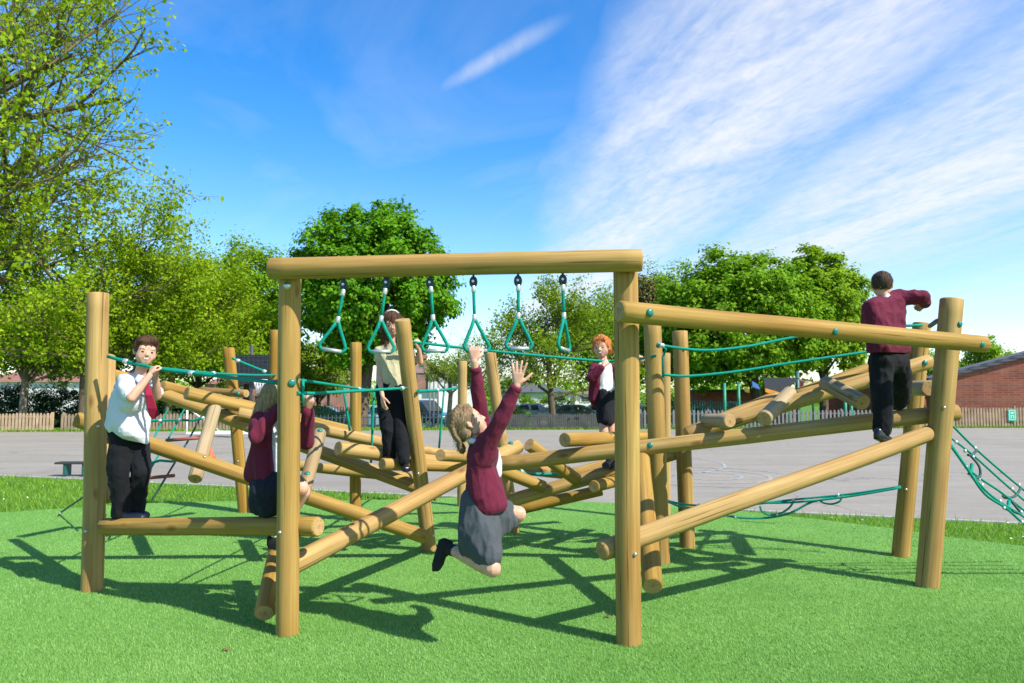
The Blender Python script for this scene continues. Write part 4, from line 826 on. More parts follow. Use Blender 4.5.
# ================================================================== fences and small things
simple('picket_pale', (.42, .30, .18), .85, var=.25, scale=3, bump=.3); simple('picket_grey_shaded', (.062, .066, .056), .85, var=.3, scale=3, bump=.3); simple('picket_brown', (.28, .21, .13), .85, var=.3, scale=3, bump=.3)  # grey boards of the middle fence: tree shade is put into their dark colour
simple('metal_pale', (.15, .155, .15), .6, 0, .1); simple('metal_green', (.015, .10, .085), .5, var=.15); simple('metal_teal', (.02, .17, .14), .5, var=.15); simple('metal_slate', (.05, .075, .09), .6, .0, .1)
def fence(name, label, x0, y0, x1, y1, z0, h, mat, sp=.11, pw=.07, th=.02, postsp=2.4, pointed=True, jit=.02):
    a, e = V(x0, y0, z0), V(x1, y1, z0); d = (e - a); L = d.length; d.normalize(); rz = math.atan2(d.y, d.x); s = V(d.y, -d.x, 0)
    t = thing(name, (a + e) / 2, label, 'fence'); bm = bmesh.new(); k = int(L / sp)
    for i in range(k + 1):
        p = a + d * (i * sp); hh = h + random.uniform(-jit, jit); ww = pw / 2
        pts = [p - d * ww + V(0, 0, .05), p + d * ww + V(0, 0, .05), p + d * ww + V(0, 0, hh - (pw * .6 if pointed else 0)), p + V(0, 0, hh), p - d * ww + V(0, 0, hh - (pw * .6 if pointed else 0))]
        prism(bm, [q + s * .03 for q in pts], s * th)
    wobj('pickets', bm, mat, t)
    for zz in (.25, .8):
        bm = bmesh.new(); box(bm, (a + e) / 2 + V(0, 0, h * zz), (L, .04, .07 if th > .015 else .04), rz); wobj('rail', bm, mat, t)
    kk = max(1, int(round(L / postsp)))
    for i in range(kk + 1):
        bm = bmesh.new(); box(bm, a + d * (L * i / kk) - s * .05 + V(0, 0, h * .5), (.08, .08, h + .06), rz, bev=.008); wobj('post', bm, mat, t)
    return t
def FX(px, y): return (px - 512) / F * y
YF = 31.0
def FY(px): k_ = (px - 512) / F; return 29.75 / (1 - .079 * k_)
fence('picket_fence', 'pale timber picket fence at the far left edge of the playground', FX(-60, FY(-60)), FY(-60), FX(54, FY(54)), FY(54), -.03, .70, M['picket_pale'], .125, .085)
fence('picket_fence', 'brown timber picket fence behind the white goal frame', FX(65, FY(65)), FY(65), FX(262, FY(262)), FY(262), -.03, .68, M['picket_brown'], .125, .085)
fence('palisade_fence', 'slate blue metal bar fence behind the standing long-haired girl', FX(256, 30.6), 30.4, FX(492, 31), 31.0, -.03, .56, M['metal_slate'], .16, .045, .012, 2.6)
fence('picket_fence', 'weathered grey close-boarded picket fence under the small tree in the middle', FX(488, FY(488)), FY(488), FX(643, FY(643)), FY(643), -.03, .64, M['picket_grey_shaded'], .088, .074)
fence('palisade_fence', 'pale grey metal picket fence across the right half behind the logs', FX(640, FY(640)), FY(640), FX(905, FY(905)), FY(905), -.03, .77, M['metal_pale'], .17, .085, .012, 2.6)
fence('picket_fence', 'grey-brown timber picket fence in front of the brick school building', FX(893, FY(893)), FY(893), FX(1130, FY(1130)), FY(1130), -.03, .86, M['picket_brown'], .135, .085)
fence('railing_fence', 'tall dark green railing fence far behind the right-hand logs', FX(655, 40), 40, FX(765, 40), 40, -.75, 1.75, M['metal_green'], .14, .05, .02, 2.5, False)
fence('railing_fence', 'tall green railing fence in front of the parked cars on the left', FX(296, 36.5), 36.5, FX(372, 36.5), 36.5, -.7, 1.45, M['metal_green'], .14, .04, .02, 2.5, False)
# sign
t = thing('notice_sign', V(FX(1010, 31.2), FY(1010) - .1, .35), 'small green sign with a white framed figure on the right picket fence', 'sign')
simple('sign_green', (.03, .36, .22), .5, var=.03); simple('sign_white', (.65, .75, .70), .5, var=.03)
c = V(FX(1010, FY(1010) - .12), FY(1010) - .12, .50); bm = bmesh.new(); box(bm, c, (.36, .012, .50), bev=.004); wobj('panel', bm, M['sign_green'], t)
bm = bmesh.new(); y_ = c.y - .0085
for cx, cz, sx, sz in ((0, .19, .26, .02), (0, -.19, .26, .02), (-.12, 0, .02, .36), (.12, 0, .02, .36), (0, .09, .12, .05), (0, -.02, .14, .02), (-.05, -.08, .03, .1), (.05, -.08, .03, .1)): box(bm, (c.x + cx, y_, c.z + cz), (sx, .004, sz))
wobj('marking', bm, M['sign_white'], t)
# goal
simple('white_paint', (.78, .78, .76), .4, var=.03)
gx0, gx1, gy = FX(188.5, 26), FX(251, 26), 26.0
t = thing('goal_frame', V((gx0 + gx1) / 2, gy, 0), 'small white goal frame standing on the tarmac in front of the brown picket fence', 'goal')
bm = bmesh.new(); tube(bm, [(gx0, gy, 0), (gx0, gy, .92)], .035, 10); wobj('upright', bm, M['white_paint'], t); bm = bmesh.new(); tube(bm, [(gx1, gy, 0), (gx1, gy, .92)], .035, 10); wobj('upright', bm, M['white_paint'], t)
bm = bmesh.new(); tube(bm, [(gx0, gy, .92), (gx1, gy, .92)], .035, 10); wobj('crossbar', bm, M['white_paint'], t)
for gx in (gx0, gx1): bm = bmesh.new(); tube(bm, [(gx, gy, .92), (gx + .75, gy + 1.1, .03)], .025, 8); wobj('stay', bm, M['white_paint'], t)
bm = bmesh.new(); tube(bm, [(gx0, gy, .03), (gx0 + .75, gy + 1.1, .03), (gx1 + .75, gy + 1.1, .03), (gx1, gy, .03)], .03, 8); wobj('ground_bar', bm, M['white_paint'], t)
bm = bmesh.new(); box(bm, ((gx0 + gx1) / 2, gy, .035), (gx1 - gx0, .07, .07)); wobj('base_bar', bm, M['white_paint'], t)
# basketball hoop
simple('hoop_grey', (.05, .055, .06), .5, var=.1); n = simple('hoop_board', (.012, .016, .02), .5, var=.1); simple('net_white', (.7, .7, .7), .8)
hy = 24.0; hx = FX(251.5, hy); t = thing('basketball_hoop', V(hx, hy, 0), 'dark basketball post with black backboard and white net behind the left logs', 'basketball hoop')
bm = bmesh.new(); tube(bm, [(hx, hy, 0), (hx, hy, 2.98)], .055, 12); wobj('post', bm, M['hoop_grey'], t)
bx = FX(255, hy); bm = bmesh.new(); box(bm, (bx, hy - .12, 2.20), (1.18, .04, .94), bev=.01); wobj('backboard', bm, M['hoop_board'], t)
bm = bmesh.new()
for i in range(9): box(bm, (bx - .6 + .15 * i, hy - .147, 2.20), (.012, .008, .92))
for i in range(7): box(bm, (bx, hy - .149, 1.80 + .135 * i), (1.16, .008, .012))
wobj('mesh_panel', bm, M['hoop_grey'], t)
cc = V(FX(265, hy), hy - .42, 1.86); bm = bmesh.new(); tube(bm, [cc + V(.22 * math.cos(a), .22 * math.sin(a), 0) for a in np.linspace(0, 6.283, 25)], .012, 6); wobj('rim', bm, M['white_paint'], t)
bm = bmesh.new()
for i in range(12):
    a = i * math.pi / 6
    for sg in (1, -1): tube(bm, [cc + V(.21 * math.cos(a), .21 * math.sin(a), 0), cc + V(.15 * math.cos(a + sg * .4), .15 * math.sin(a + sg * .4), -.22), cc + V(.11 * math.cos(a), .11 * math.sin(a), -.42)], .008, 4)
wobj('net', bm, M['net_white'], t)
# bench
simple('bench_wood', (.035, .04, .035), .6); be = G(76, 475); t = thing('bench', be, 'small dark bench on the tarmac left of the corner post', 'bench')
for nm, c_, s_ in (('seat', (-.02, 0, .215), (.62, .22, .035)), ):
    bm = bmesh.new(); box(bm, be + V(*c_), s_, bev=.006); wobj(nm, bm, M['bench_wood'], t)
for lx in (-.16, .17):
    bm = bmesh.new(); box(bm, be + V(lx, 0, .10), (.05, .18, .20), bev=.005); wobj('leg', bm, M['metal_green'], t)
# orange cone
simple('cone_orange', (.75, .12, .03), .5, var=.05); cp = G(210.5, 457); t = thing('traffic_cone', cp, 'small orange cone on the tarmac behind the slanting log on the left', 'cone')
bm = bmesh.new(); bmesh.ops.create_cone(bm, cap_ends=True, segments=20, radius1=.07, radius2=.015, depth=.22, matrix=Matrix.Translation(cp + V(0, 0, .12))); wobj('cone', bm, M['cone_orange'], t, smooth=False)
bm = bmesh.new(); box(bm, cp + V(0, 0, .005), (.2, .2, .02), bev=.005); wobj('base', bm, M['cone_orange'], t)
# lamp column and bollards in the car park
for px, y_, z1, lab in ((329, 44, 2.0, 'pale lamp column behind the green railings on the left'), (679.5, 41, 2.1, 'white pole in front of the brick block on the right')):
    x_ = FX(px, y_); t = thing('street_pole', V(x_, y_, -.75), lab, 'pole'); bm = bmesh.new(); tube(bm, [(x_, y_, -.75), (x_, y_, z1)], .09, 10); wobj('pole', bm, M['metal_pale' if px < 400 else 'white_paint'], t)
    bm = bmesh.new(); tube(bm, [(x_, y_, z1), (x_, y_ , z1 + .05), (x_ + .4, y_, z1 + .16)], .05, 8); wobj('arm', bm, M['metal_pale'], t)
for px in (430, 434, 438.5):
    x_ = FX(px, 43); t = thing('steel_post', V(x_, 43, -.75), 'thin pale steel post beside the dark car, %s' % {430: 'left of three', 434: 'middle of three', 438.5: 'right of three'}[px], 'post', 'thin steel posts by the dark car')
    bm = bmesh.new(); tube(bm, [(x_, 43, -.75), (x_, 43, 2.2)], .045, 8); wobj('pole', bm, M['metal_pale'], t); bm = bmesh.new(); tube(bm, [(x_, 43, 2.2), (x_, 43, 2.26)], [.06, .03], 8); wobj('cap', bm, M['metal_pale'], t)
# ================================================================== cars
simple('tyre', (.012, .012, .012), .85); simple('rim', (.45, .46, .47), .3, .8); simple('car_glass', (.02, .03, .035), .05, spec=.8); simple('lamp_glass', (.7, .72, .72), .1); simple('tail_red', (.4, .02, .02), .2)
def car(label, col, x, y, rz, suv=False):
    nm = 'car_paint'; m = bpy.data.materials.new(nm); m.use_nodes = True; p = m.node_tree.nodes['Principled BSDF']; p.inputs['Base Color'].default_value = (*col, 1); p.inputs['Roughness'].default_value = .25; p.inputs['Coat Weight'].default_value = .8
    z = -.75; t = thing('parked_car', V(x, y, z), label, 'car', 'cars parked beyond the fences', rz); Mw = WM[t.name]
    H = 1.72 if suv else 1.46; hs = .86 if suv else .82
    low = [(-2.15, .35), (-2.2, .62), (-2.1, .92), (-.2, .98), (1.0, .98), (2.0, .84), (2.2, .62), (2.18, .35)]
    def pr(pts, hw, hw2=None):
        bm = bmesh.new(); A = [bm.verts.new((px, -hw, pz)) for px, pz in pts]; B = [bm.verts.new((px, hw, pz)) for px, pz in pts]; k = len(pts); bm.faces.new(A); bm.faces.new(list(reversed(B)))
        for i in range(k): bm.faces.new((A[i], B[i], B[(i + 1) % k], A[(i + 1) % k]))
        bmesh.ops.recalc_face_normals(bm, faces=bm.faces[:]); return bm
    def add(nm, bm, mat):
        bm.transform(Mw); return wobj(nm, bm, mat, t)
    bm = pr(low, .87); bmesh.ops.bevel(bm, geom=bm.edges[:], offset=.07, segments=3, affect='EDGES'); add('body', bm, m)
    top = [(-2.0 if suv else -1.75, .95), (-1.85 if suv else -1.15, H - .06), (-1.6 if suv else -.8, H), (.15, H), (.3, H - .05), (1.05, .95)]
    bm = pr(top, .76); bmesh.ops.bevel(bm, geom=bm.edges[:], offset=.05, segments=2, affect='EDGES'); add('cabin', bm, m)
    for sg in (1, -1):
        bm = bmesh.new()
        for x0, x1 in ((-1.55 if suv else -1.0, -.45), (-.37, .45)):
            pts = [(x0, 1.03), (x1 + (.25 if x1 > 0 else 0), 1.03), (x1 - (.28 if x1 > 0 else 0), H - .10), (x0 + .12, H - .10)]; prism(bm, [(a, .758 * sg, b) for a, b in pts], (0, .012 * sg, 0))
        add('side_window', bm, M['car_glass'])
    bm = bmesh.new(); prism(bm, [(.98, -.66, 1.02), (.98, .66, 1.02), (.36, .62, H - .09), (.36, -.62, H - .09)], (.05, 0, .04)); add('windscreen', bm, M['car_glass'])
    for wx in (-1.38, 1.36):
        for sg in (1, -1):
            bm = bmesh.new(); bmesh.ops.create_cone(bm, cap_ends=True, segments=24, radius1=.33, radius2=.33, depth=.22, matrix=Matrix.Translation((wx, .80 * sg, .33)) @ Matrix.Rotation(math.pi / 2, 4, 'X')); wl = add('wheel', bm, M['tyre'])
            bm = bmesh.new(); bmesh.ops.create_cone(bm, cap_ends=True, segments=20, radius1=.21, radius2=.19, depth=.02, matrix=Matrix.Translation((wx, .916 * sg, .33)) @ Matrix.Rotation(math.pi / 2 * -sg, 4, 'X')); bm.transform(Mw); wobj('rim', bm, M['rim'], wl)
    for sg in (1, -1):
        bm = bmesh.new(); box(bm, (2.14, .58 * sg, .72), (.12, .36, .14), bev=.03); add('headlight', bm, M['lamp_glass']); bm = bmesh.new(); box(bm, (-2.15, .66 * sg, .78), (.10, .26, .18), bev=.03); add('tail_light', bm, M['tail_red'])
    bm = bmesh.new(); box(bm, (2.2, 0, .55), (.04, .52, .11)); add('number_plate', bm, M['white_paint'])
car('dark navy off-road car seen from its front corner behind the metal bar fence', (.018, .035, .075), FX(424, 46), 46, R(-38), True)
car('red car mostly hidden behind the standing long-haired girl', (.42, .02, .03), FX(394, 49), 49, R(200))
car('pale blue car low behind the bar fence left of the standing girl', (.30, .40, .50), FX(366, 42), 42, R(178))
car('dark blue car behind the grey picket fence, by the trunk of the small tree', (.015, .04, .06), FX(566, 45), 45, R(176))
car('white car behind the grey picket fence left of the red-haired child', (.72, .73, .74), FX(600, 50), 50, R(150))
car('silver car partly hidden by shrubs behind the swinging girl', (.35, .37, .38), FX(523, 50), 50, R(185))
car('dark car in the shade behind the green railings on the left', (.03, .035, .04), FX(322, 42), 42, R(5))
car('white car just visible past the tall right posts', (.72, .72, .72), FX(640, 46), 46, R(20))

simple('dry_leaf', (.22, .10, .04), .8)
for i, (px, py, lab) in enumerate(((608, 616, 'small brown fallen leaf on the turf beside the tall right post'), (226, 649, 'small brown fallen leaf on the open turf at the bottom left'))):
    p = G(px, py, .014); bm = bmesh.new(); vs_ = [bm.verts.new(p + V(.022 * math.cos(t) * (1.3 if k % 2 else .8), .016 * math.sin(t), .006 * math.sin(3 * t))) for k, t in enumerate(np.linspace(0, 6.28, 9)[:-1])]; bm.faces.new(vs_); r_ = bmesh.ops.extrude_face_region(bm, geom=bm.faces[:]); bmesh.ops.translate(bm, verts=[v for v in r_['geom'] if isinstance(v, bmesh.types.BMVert)], vec=(0, 0, .003)); bmesh.ops.recalc_face_normals(bm, faces=bm.faces[:]); tag(wobj('fallen_leaf', bm, M['dry_leaf']), lab, 'leaf')
# ================================================================== buildings
def brickm(name, a, b_, mort, sc):
    n = N(name); br = n.n('TexBrick'); br.inputs['Scale'].default_value = 1; br.inputs['Brick Width'].default_value = .225 * sc; br.inputs['Row Height'].default_value = .075 * sc; br.inputs['Mortar Size'].default_value = .010 * sc
    tc = n.n('TexCoord'); sp = n.n('SeparateXYZ'); n.l(tc.outputs['Object'], sp.inputs[0]); c = n.n('CombineXYZ'); n.l(n.math('ADD', sp.outputs[0], sp.outputs[1]), c.inputs[0]); n.l(sp.outputs[2], c.inputs[1]); n.l(c.outputs[0], br.inputs['Vector'])
    br.inputs['Color1'].default_value = (*a, 1); br.inputs['Color2'].default_value = (*b_, 1); br.inputs['Mortar'].default_value = (*mort, 1); br.inputs['Bias'].default_value = -.1
    f = n.noise(tc.outputs['Object'], 1.2, 5); n.col(n.mix(.45, br.outputs['Color'], n.ramp(f, [(.3, (.6, .55, .55)), (.7, (1.25, 1.2, 1.2))]), 'MULTIPLY')); n.set(Roughness=.9, Specular_IOR_Level=.15); n.bump(br.outputs['Fac'], -.3, .01); M[name] = n.m
brickm('brick_red', (.40, .125, .072), (.29, .085, .055), (.33, .18, .13), 1.5); brickm('brick_house', (.36, .13, .09), (.29, .11, .08), (.34, .3, .26), 1)
def rooft(name, a, b_):
    n = N(name); v = n.obj((1, 1, 1)); f = n.noise(v, 3, 5); wv = n.n('TexWave'); wv.bands_direction = 'Z'; wv.inputs['Scale'].default_value = 1.8; wv.inputs['Distortion'].default_value = .5; n.l(v, wv.inputs[0]); n.col(n.mix(.3, n.ramp(f, [(.3, a), (.7, b_)]), n.ramp(wv.outputs[1], [(0, tuple(q * .5 for q in a)), (.4, b_)]))); n.set(Roughness=.8); n.bump(wv.outputs[1], .4, .03); M[name] = n.m
rooft('slate', (.06, .065, .075), (.11, .115, .13)); rooft('tile_red', (.20, .085, .06), (.30, .14, .10)); rooft('tile_brown', (.17, .10, .08), (.25, .16, .13))
simple('render_white', (.66, .65, .62), .85, var=.08, scale=1.5); simple('window_glass', (.05, .065, .08), .08, spec=.8); simple('gutter', (.35, .36, .37), .5)
# school: gable end towards us
y0 = 36.0; zb = -.75
def zp(py, y): return W(512, py, y).z
P0 = V(FX(1000, y0), y0, 0); tf = V(.954, -.30, 0); nf = V(.30, .954, 0)
def face(px, py):
    k_ = (px - 512) / F; s_ = (k_ * P0.y - P0.x) / (tf.x - k_ * tf.y); q = P0 + tf * s_; return V(q.x, q.y, W(px, py, q.y).z)
eL, ap = face(936, 378.5), face(1110, 333.5); eR = V(2 * ap.x - eL.x, 2 * ap.y - eL.y, eL.z)
t = thing('school_building', V(ap.x, ap.y, zb) + nf * 3, 'red brick school building with a shallow slate gable at the right edge', 'building')
bm = bmesh.new(); prism(bm, [V(eL.x, eL.y, zb), V(eR.x, eR.y, zb), eR, ap, eL], nf * 2.4); wobj('wall', bm, M['brick_red'], t)
for E_ in (eL, eR):
    ov = (E_ - ap) * .05; o_ = -nf * .10
    bm = bmesh.new(); prism(bm, [E_ + ov + o_ + V(0, 0, .02), ap + o_ + V(0, 0, .02), ap + o_ + V(0, 0, .13), E_ + ov + o_ + V(0, 0, .13)], nf * 2.5); wobj('roof', bm, M['slate'], t)
    bm = bmesh.new(); prism(bm, [E_ + ov + o_ * 1.12 + V(0, 0, -.10), ap + o_ * 1.12 + V(0, 0, -.10), ap + o_ * 1.12 + V(0, 0, .06), E_ + ov + o_ * 1.12 + V(0, 0, .06)], nf * .028); wobj('bargeboard', bm, M['slate'], t)
xl = eL.x
bm = bmesh.new(); hx0, hx1 = FX(888, y0 + 4), FX(940, y0 + 4); prism(bm, [(hx0, y0 + 4, zb), (hx1, y0 + 4, zb), (hx1, y0 + 4, zp(384, y0 + 4)), (hx0, y0 + 4, zp(384, y0 + 4))], (0, 8, 0)); w2 = wobj('side_wing', bm, M['brick_red'], t)
bm = bmesh.new(); prism(bm, [(hx0 - .3, y0 + 3.7, zp(384, y0 + 4)), (hx1, y0 + 3.7, zp(384, y0 + 4)), (hx1, y0 + 8, zp(366, y0 + 8)), (hx0 + 1.5, y0 + 8, zp(366, y0 + 8))], (0, .15, .12)); wobj('roof', bm, M['slate'], w2)
bm = bmesh.new(); box(bm, ((hx0 + hx1) / 2, y0 + 3.66, zp(384, y0 + 4) - .06), (hx1 - hx0, .1, .14)); wobj('gutter', bm, M['render_white'], w2)
bm = bmesh.new(); box(bm, ((hx0 + hx1) / 2 - .3, y0 + 3.99, .35), (1.6, .06, .8)); wobj('window', bm, M['window_glass'], w2)
# brick block beyond the right fence
y1 = 47; t = thing('brick_block', V(FX(718, y1), y1, -.75), 'low brick outbuilding glimpsed under the large right-hand tree', 'building')
bm = bmesh.new(); x0, x1 = FX(700, y1), FX(792, y1); box(bm, ((x0 + x1) / 2, y1 + 3, .35), (x1 - x0, 6, 2.3)); wobj('wall', bm, M['brick_red'], t)
bm = bmesh.new(); box(bm, ((x0 + x1) / 2, y1 + 3, 1.56), (x1 - x0 + .5, 6.5, .14), bev=.02); wobj('roof', bm, M['slate'], t)
bm = bmesh.new(); box(bm, (FX(733, y1), y1 - .01, .62), (.95, .08, .5)); wf = wobj('window', bm, M['render_white'], t); bm = bmesh.new(); box(bm, (FX(733, y1), y1 - .06, .62), (.8, .04, .38)); wobj('pane', bm, M['window_glass'], wf)
# play tower canopies
simple('canopy_orange', (.75, .24, .02), .6); simple('canopy_yellow', (.75, .52, .08), .6); simple('canopy_blue', (.06, .16, .50), .6); simple('canopy_pink', (.62, .10, .13), .6); simple('canopy_dark', (.03, .035, .045), .7); simple('canopy_cream', (.62, .6, .3), .6); simple('play_green', (.01, .22, .12), .5)
def slab(bm, p, mi=0): prism(bm, [W(*q) for q in p], (0, .12, .02), mi)
y2 = 38.5
t = thing('play_tower', V(FX(772, y2), y2, -.7), 'colourful play tower with orange, blue and dark slanted roof panels seen beyond the fence', 'play tower')
for nm, pts, mt in (('roof_panel', [(763, 378, y2), (800, 378, y2), (781, 395, y2), (765, 388, y2)], 'canopy_dark'), ('roof_edge', [(765.5, 388.5, y2 - .2), (781, 393, y2 - .2), (780, 396.5, y2 - .2), (765.5, 392, y2 - .2)], 'canopy_orange'),
                    ('slide_panel', [(752, 381, y2 - .3), (758, 384.5, y2 - .3), (760, 389.5, y2 - .3), (753, 387, y2 - .3)], 'canopy_blue'), ('climbing_panel', [(744, 387, y2), (749.5, 388.5, y2), (749.5, 393, y2), (745.5, 392, y2)], 'canopy_yellow')):
    bm = bmesh.new(); slab(bm, pts); wobj(nm, bm, M[mt], t)
for px, top in ((724, 383), (738, 382), (787, 381), (797, 371), (850, 398), (844, 396)):
    bm = bmesh.new(); tube(bm, [(FX(px, y2 + .5), y2 + .5, -.7), (FX(px, y2 + .5), y2 + .5, zp(top, y2 + .5))], .085 if px != 797 else .11, 10); wobj('post', bm, M['play_green'] if px != 797 else M['metal_green'], t)
t = thing('shade_sail', V(FX(808, 42), 42, -.7), 'red and cream striped shade canopy beyond the play tower', 'canopy')
for pts, mt in (([(797, 380, 42), (804, 382, 42), (803.5, 389, 42), (796, 386, 42)], 'canopy_pink'), ([(799, 379, 42.3), (812, 382, 42.3), (813, 388, 42.3), (804, 386, 42.3)], 'canopy_cream'), ([(803, 378, 42.6), (813, 381.5, 42.6), (813, 384, 42.6), (802, 379.8, 42.6)], 'tie_red')):
    bm = bmesh.new(); slab(bm, pts); wobj('panel', bm, M[mt], t)
for px in (797, 812): bm = bmesh.new(); tube(bm, [(FX(px, 42.8), 42.8, -.7), (FX(px, 42.8), 42.8, zp(379, 42.8))], .06, 8); wobj('post', bm, M['metal_green'], t)
# houses
def house(label, y, px0, px1, py_e, py_r, wallm, roofm, wins, depth=8, gable=None, brick=None):
    x0, x1 = FX(px0, y), FX(px1, y); z0 = -.75; ze, zr = zp(py_e, y), zp(py_r, y)
    t = thing('house', V((x0 + x1) / 2, y + depth / 2, z0), label, 'house', 'houses beyond the car park')
    bm = bmesh.new(); box(bm, ((x0 + x1) / 2, y + depth / 2, (z0 + ze) / 2), (x1 - x0, depth, ze - z0)); wobj('wall', bm, M[wallm], t)
    bm = bmesh.new(); hip = min(2.5, (x1 - x0) * .3); o = .35
    A = [bm.verts.new(q) for q in ((x0 - o, y - o, ze), (x1 + o, y - o, ze), (x1 + o, y + depth + o, ze), (x0 - o, y + depth + o, ze))]; B = [bm.verts.new(q) for q in ((x0 + hip, y + depth / 2, zr), (x1 - hip, y + depth / 2, zr))]
    for f in ((A[0], A[1], B[1], B[0]), (A[1], A[2], B[1]), (A[2], A[3], B[0], B[1]), (A[3], A[0], B[0]), (A[3], A[2], A[1], A[0])): bm.faces.new(f)
    bmesh.ops.recalc_face_normals(bm, faces=bm.faces[:]); rf = wobj('roof', bm, M[roofm], t)
    bm = bmesh.new(); box(bm, (x0 + hip + .8, y + depth / 2, zr + .2), (.6, .6, 1.1)); wobj('chimney', bm, M['brick_house'], rf)
    for a, b_, c, d in wins:
        xa_, xb_, za_, zb_ = FX(a, y), FX(b_, y), zp(c, y), zp(d, y); bm = bmesh.new(); box(bm, ((xa_ + xb_) / 2, y - .02, (za_ + zb_) / 2), (xb_ - xa_, .12, za_ - zb_)); wf = wobj('window', bm, M['render_white'], t)
        bm = bmesh.new(); box(bm, ((xa_ + xb_) / 2, y - .09, (za_ + zb_) / 2), ((xb_ - xa_) * .75, .04, (za_ - zb_) * .75)); wobj('pane', bm, M['window_glass'], wf)
    if gable: bm = bmesh.new(); a, b_, c, d = gable; xa_, xb_ = FX(a, y), FX(b_, y); box(bm, ((xa_ + xb_) / 2, y - .25, (zp(c, y) + zp(d, y)) / 2), (xb_ - xa_, .5, zp(c, y) - zp(d, y))); wobj('bay', bm, M['render_white'], t)
    if brick: bm = bmesh.new(); a, b_, c, d = brick; xa_, xb_ = FX(a, y), FX(b_, y); box(bm, ((xa_ + xb_) / 2, y - .15, (zp(c, y) + zp(d, y)) / 2), (xb_ - xa_, .3, zp(c, y) - zp(d, y))); wobj('brick_bay', bm, M['brick_house'], t)
house('brick and white rendered house with a brown hipped roof behind the dark navy car', 74, 400, 437, 373, 359, 'render_white', 'tile_brown', [(414, 420, 375, 385), (428, 431, 376, 383)], gable=(429, 449, 375, 390), brick=(417.5, 427, 375, 389))
house('white house with a brown roof half hidden by the slim tree in the middle', 80, 440, 475, 378, 366, 'render_white', 'tile_brown', [(452, 458, 380, 387), (466, 471, 380, 387)])
house('long low white building with a pale grey roof behind the small tree', 66, 500, 570, 392, 384, 'render_white', 'slate', [(505, 512, 394, 400), (520, 532, 394, 401), (556, 566, 394, 401)])
house('white bungalow seen between the small tree and the red-haired child', 70, 575, 640, 394, 386, 'render_white', 'tile_brown', [(580, 590, 396, 402), (606, 616, 396, 402)])
house('pink-roofed house glimpsed through the trees at the far left', 70, -20, 92, 382, 366, 'render_white', 'tile_red', [(6, 14, 385, 391), (60, 70, 385, 391)])
house('brick house glimpsed behind the railings left of the second post', 72, 300, 345, 380, 366, 'brick_house', 'tile_brown', [(312, 318, 383, 391), (326, 332, 383, 391)])
house('distant brick house behind the trees on the left', 85, 205, 262, 384, 372, 'brick_house', 'tile_red', [(215, 222, 387, 393), (240, 247, 387, 393)])
# ================================================================== trees
def barkm(name, a, b_):
    n = N(name); f = n.noise(n.obj((14, 14, 2.5)), 1, 5, .65); n.col(n.ramp(f, [(.3, a), (.7, b_)])); n.set(Roughness=.9, Specular_IOR_Level=.15); n.bump(f, .8, .03); M[name] = n.m
barkm('bark', (.06, .045, .03), (.17, .13, .09)); barkm('bark_mossy', (.07, .06, .03), (.20, .17, .08)); barkm('bark_pale', (.14, .12, .08), (.30, .26, .19))
leafmat('leaf_spring', [(.15, (.14, .27, .006)), (.5, (.25, .40, .012)), (.85, (.40, .50, .03))], .45, .6, .1)
leafmat('leaf_olive', [(.15, (.10, .20, .008)), (.5, (.19, .31, .016)), (.85, (.31, .40, .035))], .42, .6, .1)
leafmat('leaf_dark', [(.15, (.055, .18, .006)), (.5, (.11, .30, .010)), (.85, (.21, .42, .022))], .40, .6, .1)
leafmat('leaf_mid', [(.15, (.09, .225, .008)), (.5, (.17, .345, .014)), (.85, (.29, .46, .03))], .44, .6, .1)
leafmat('leaf_yellow', [(.15, (.11, .24, .008)), (.5, (.20, .355, .014)), (.85, (.33, .45, .03))], .42, .6, .1)
leafmat('leaf_hedge', [(.15, (.012, .04, .010)), (.5, (.025, .07, .015)), (.85, (.05, .11, .025))], .2)
leafmat('leaf_bronze', [(.15, (.10, .08, .02)), (.5, (.17, .14, .035)), (.85, (.22, .22, .05))], .35)
def leaf_mesh(P, size, outward, up=.5, rnd=.8, asp=.62):
    """P (n,3) leaf bases; every leaf is a folded diamond"""
    k = len(P); nrm = outward * .6 + rng.normal(0, rnd, (k, 3)) + np.array([0, 0, up]); nrm /= np.linalg.norm(nrm, axis=1, keepdims=True) + 1e-9
    t = np.cross(nrm, rng.normal(0, 1, (k, 3))); t /= np.linalg.norm(t, axis=1, keepdims=True) + 1e-9; s = np.cross(nrm, t)
    sz = (size * rng.uniform(.6, 1.25, k))[:, None]
    V_ = np.zeros((k, 4, 3)); V_[:, 0] = P - t * sz * .5; V_[:, 1] = P + s * sz * asp * .5 + nrm * sz * .10; V_[:, 2] = P + t * sz * .5 - nrm * sz * .08; V_[:, 3] = P - s * sz * asp * .5 + nrm * sz * .10
    return V_.reshape(-1, 3), np.arange(k * 4).reshape(k, 4)
def branch_tube(bm, pts, rs, n=6): tube(bm, pts, rs, n, caps=False)
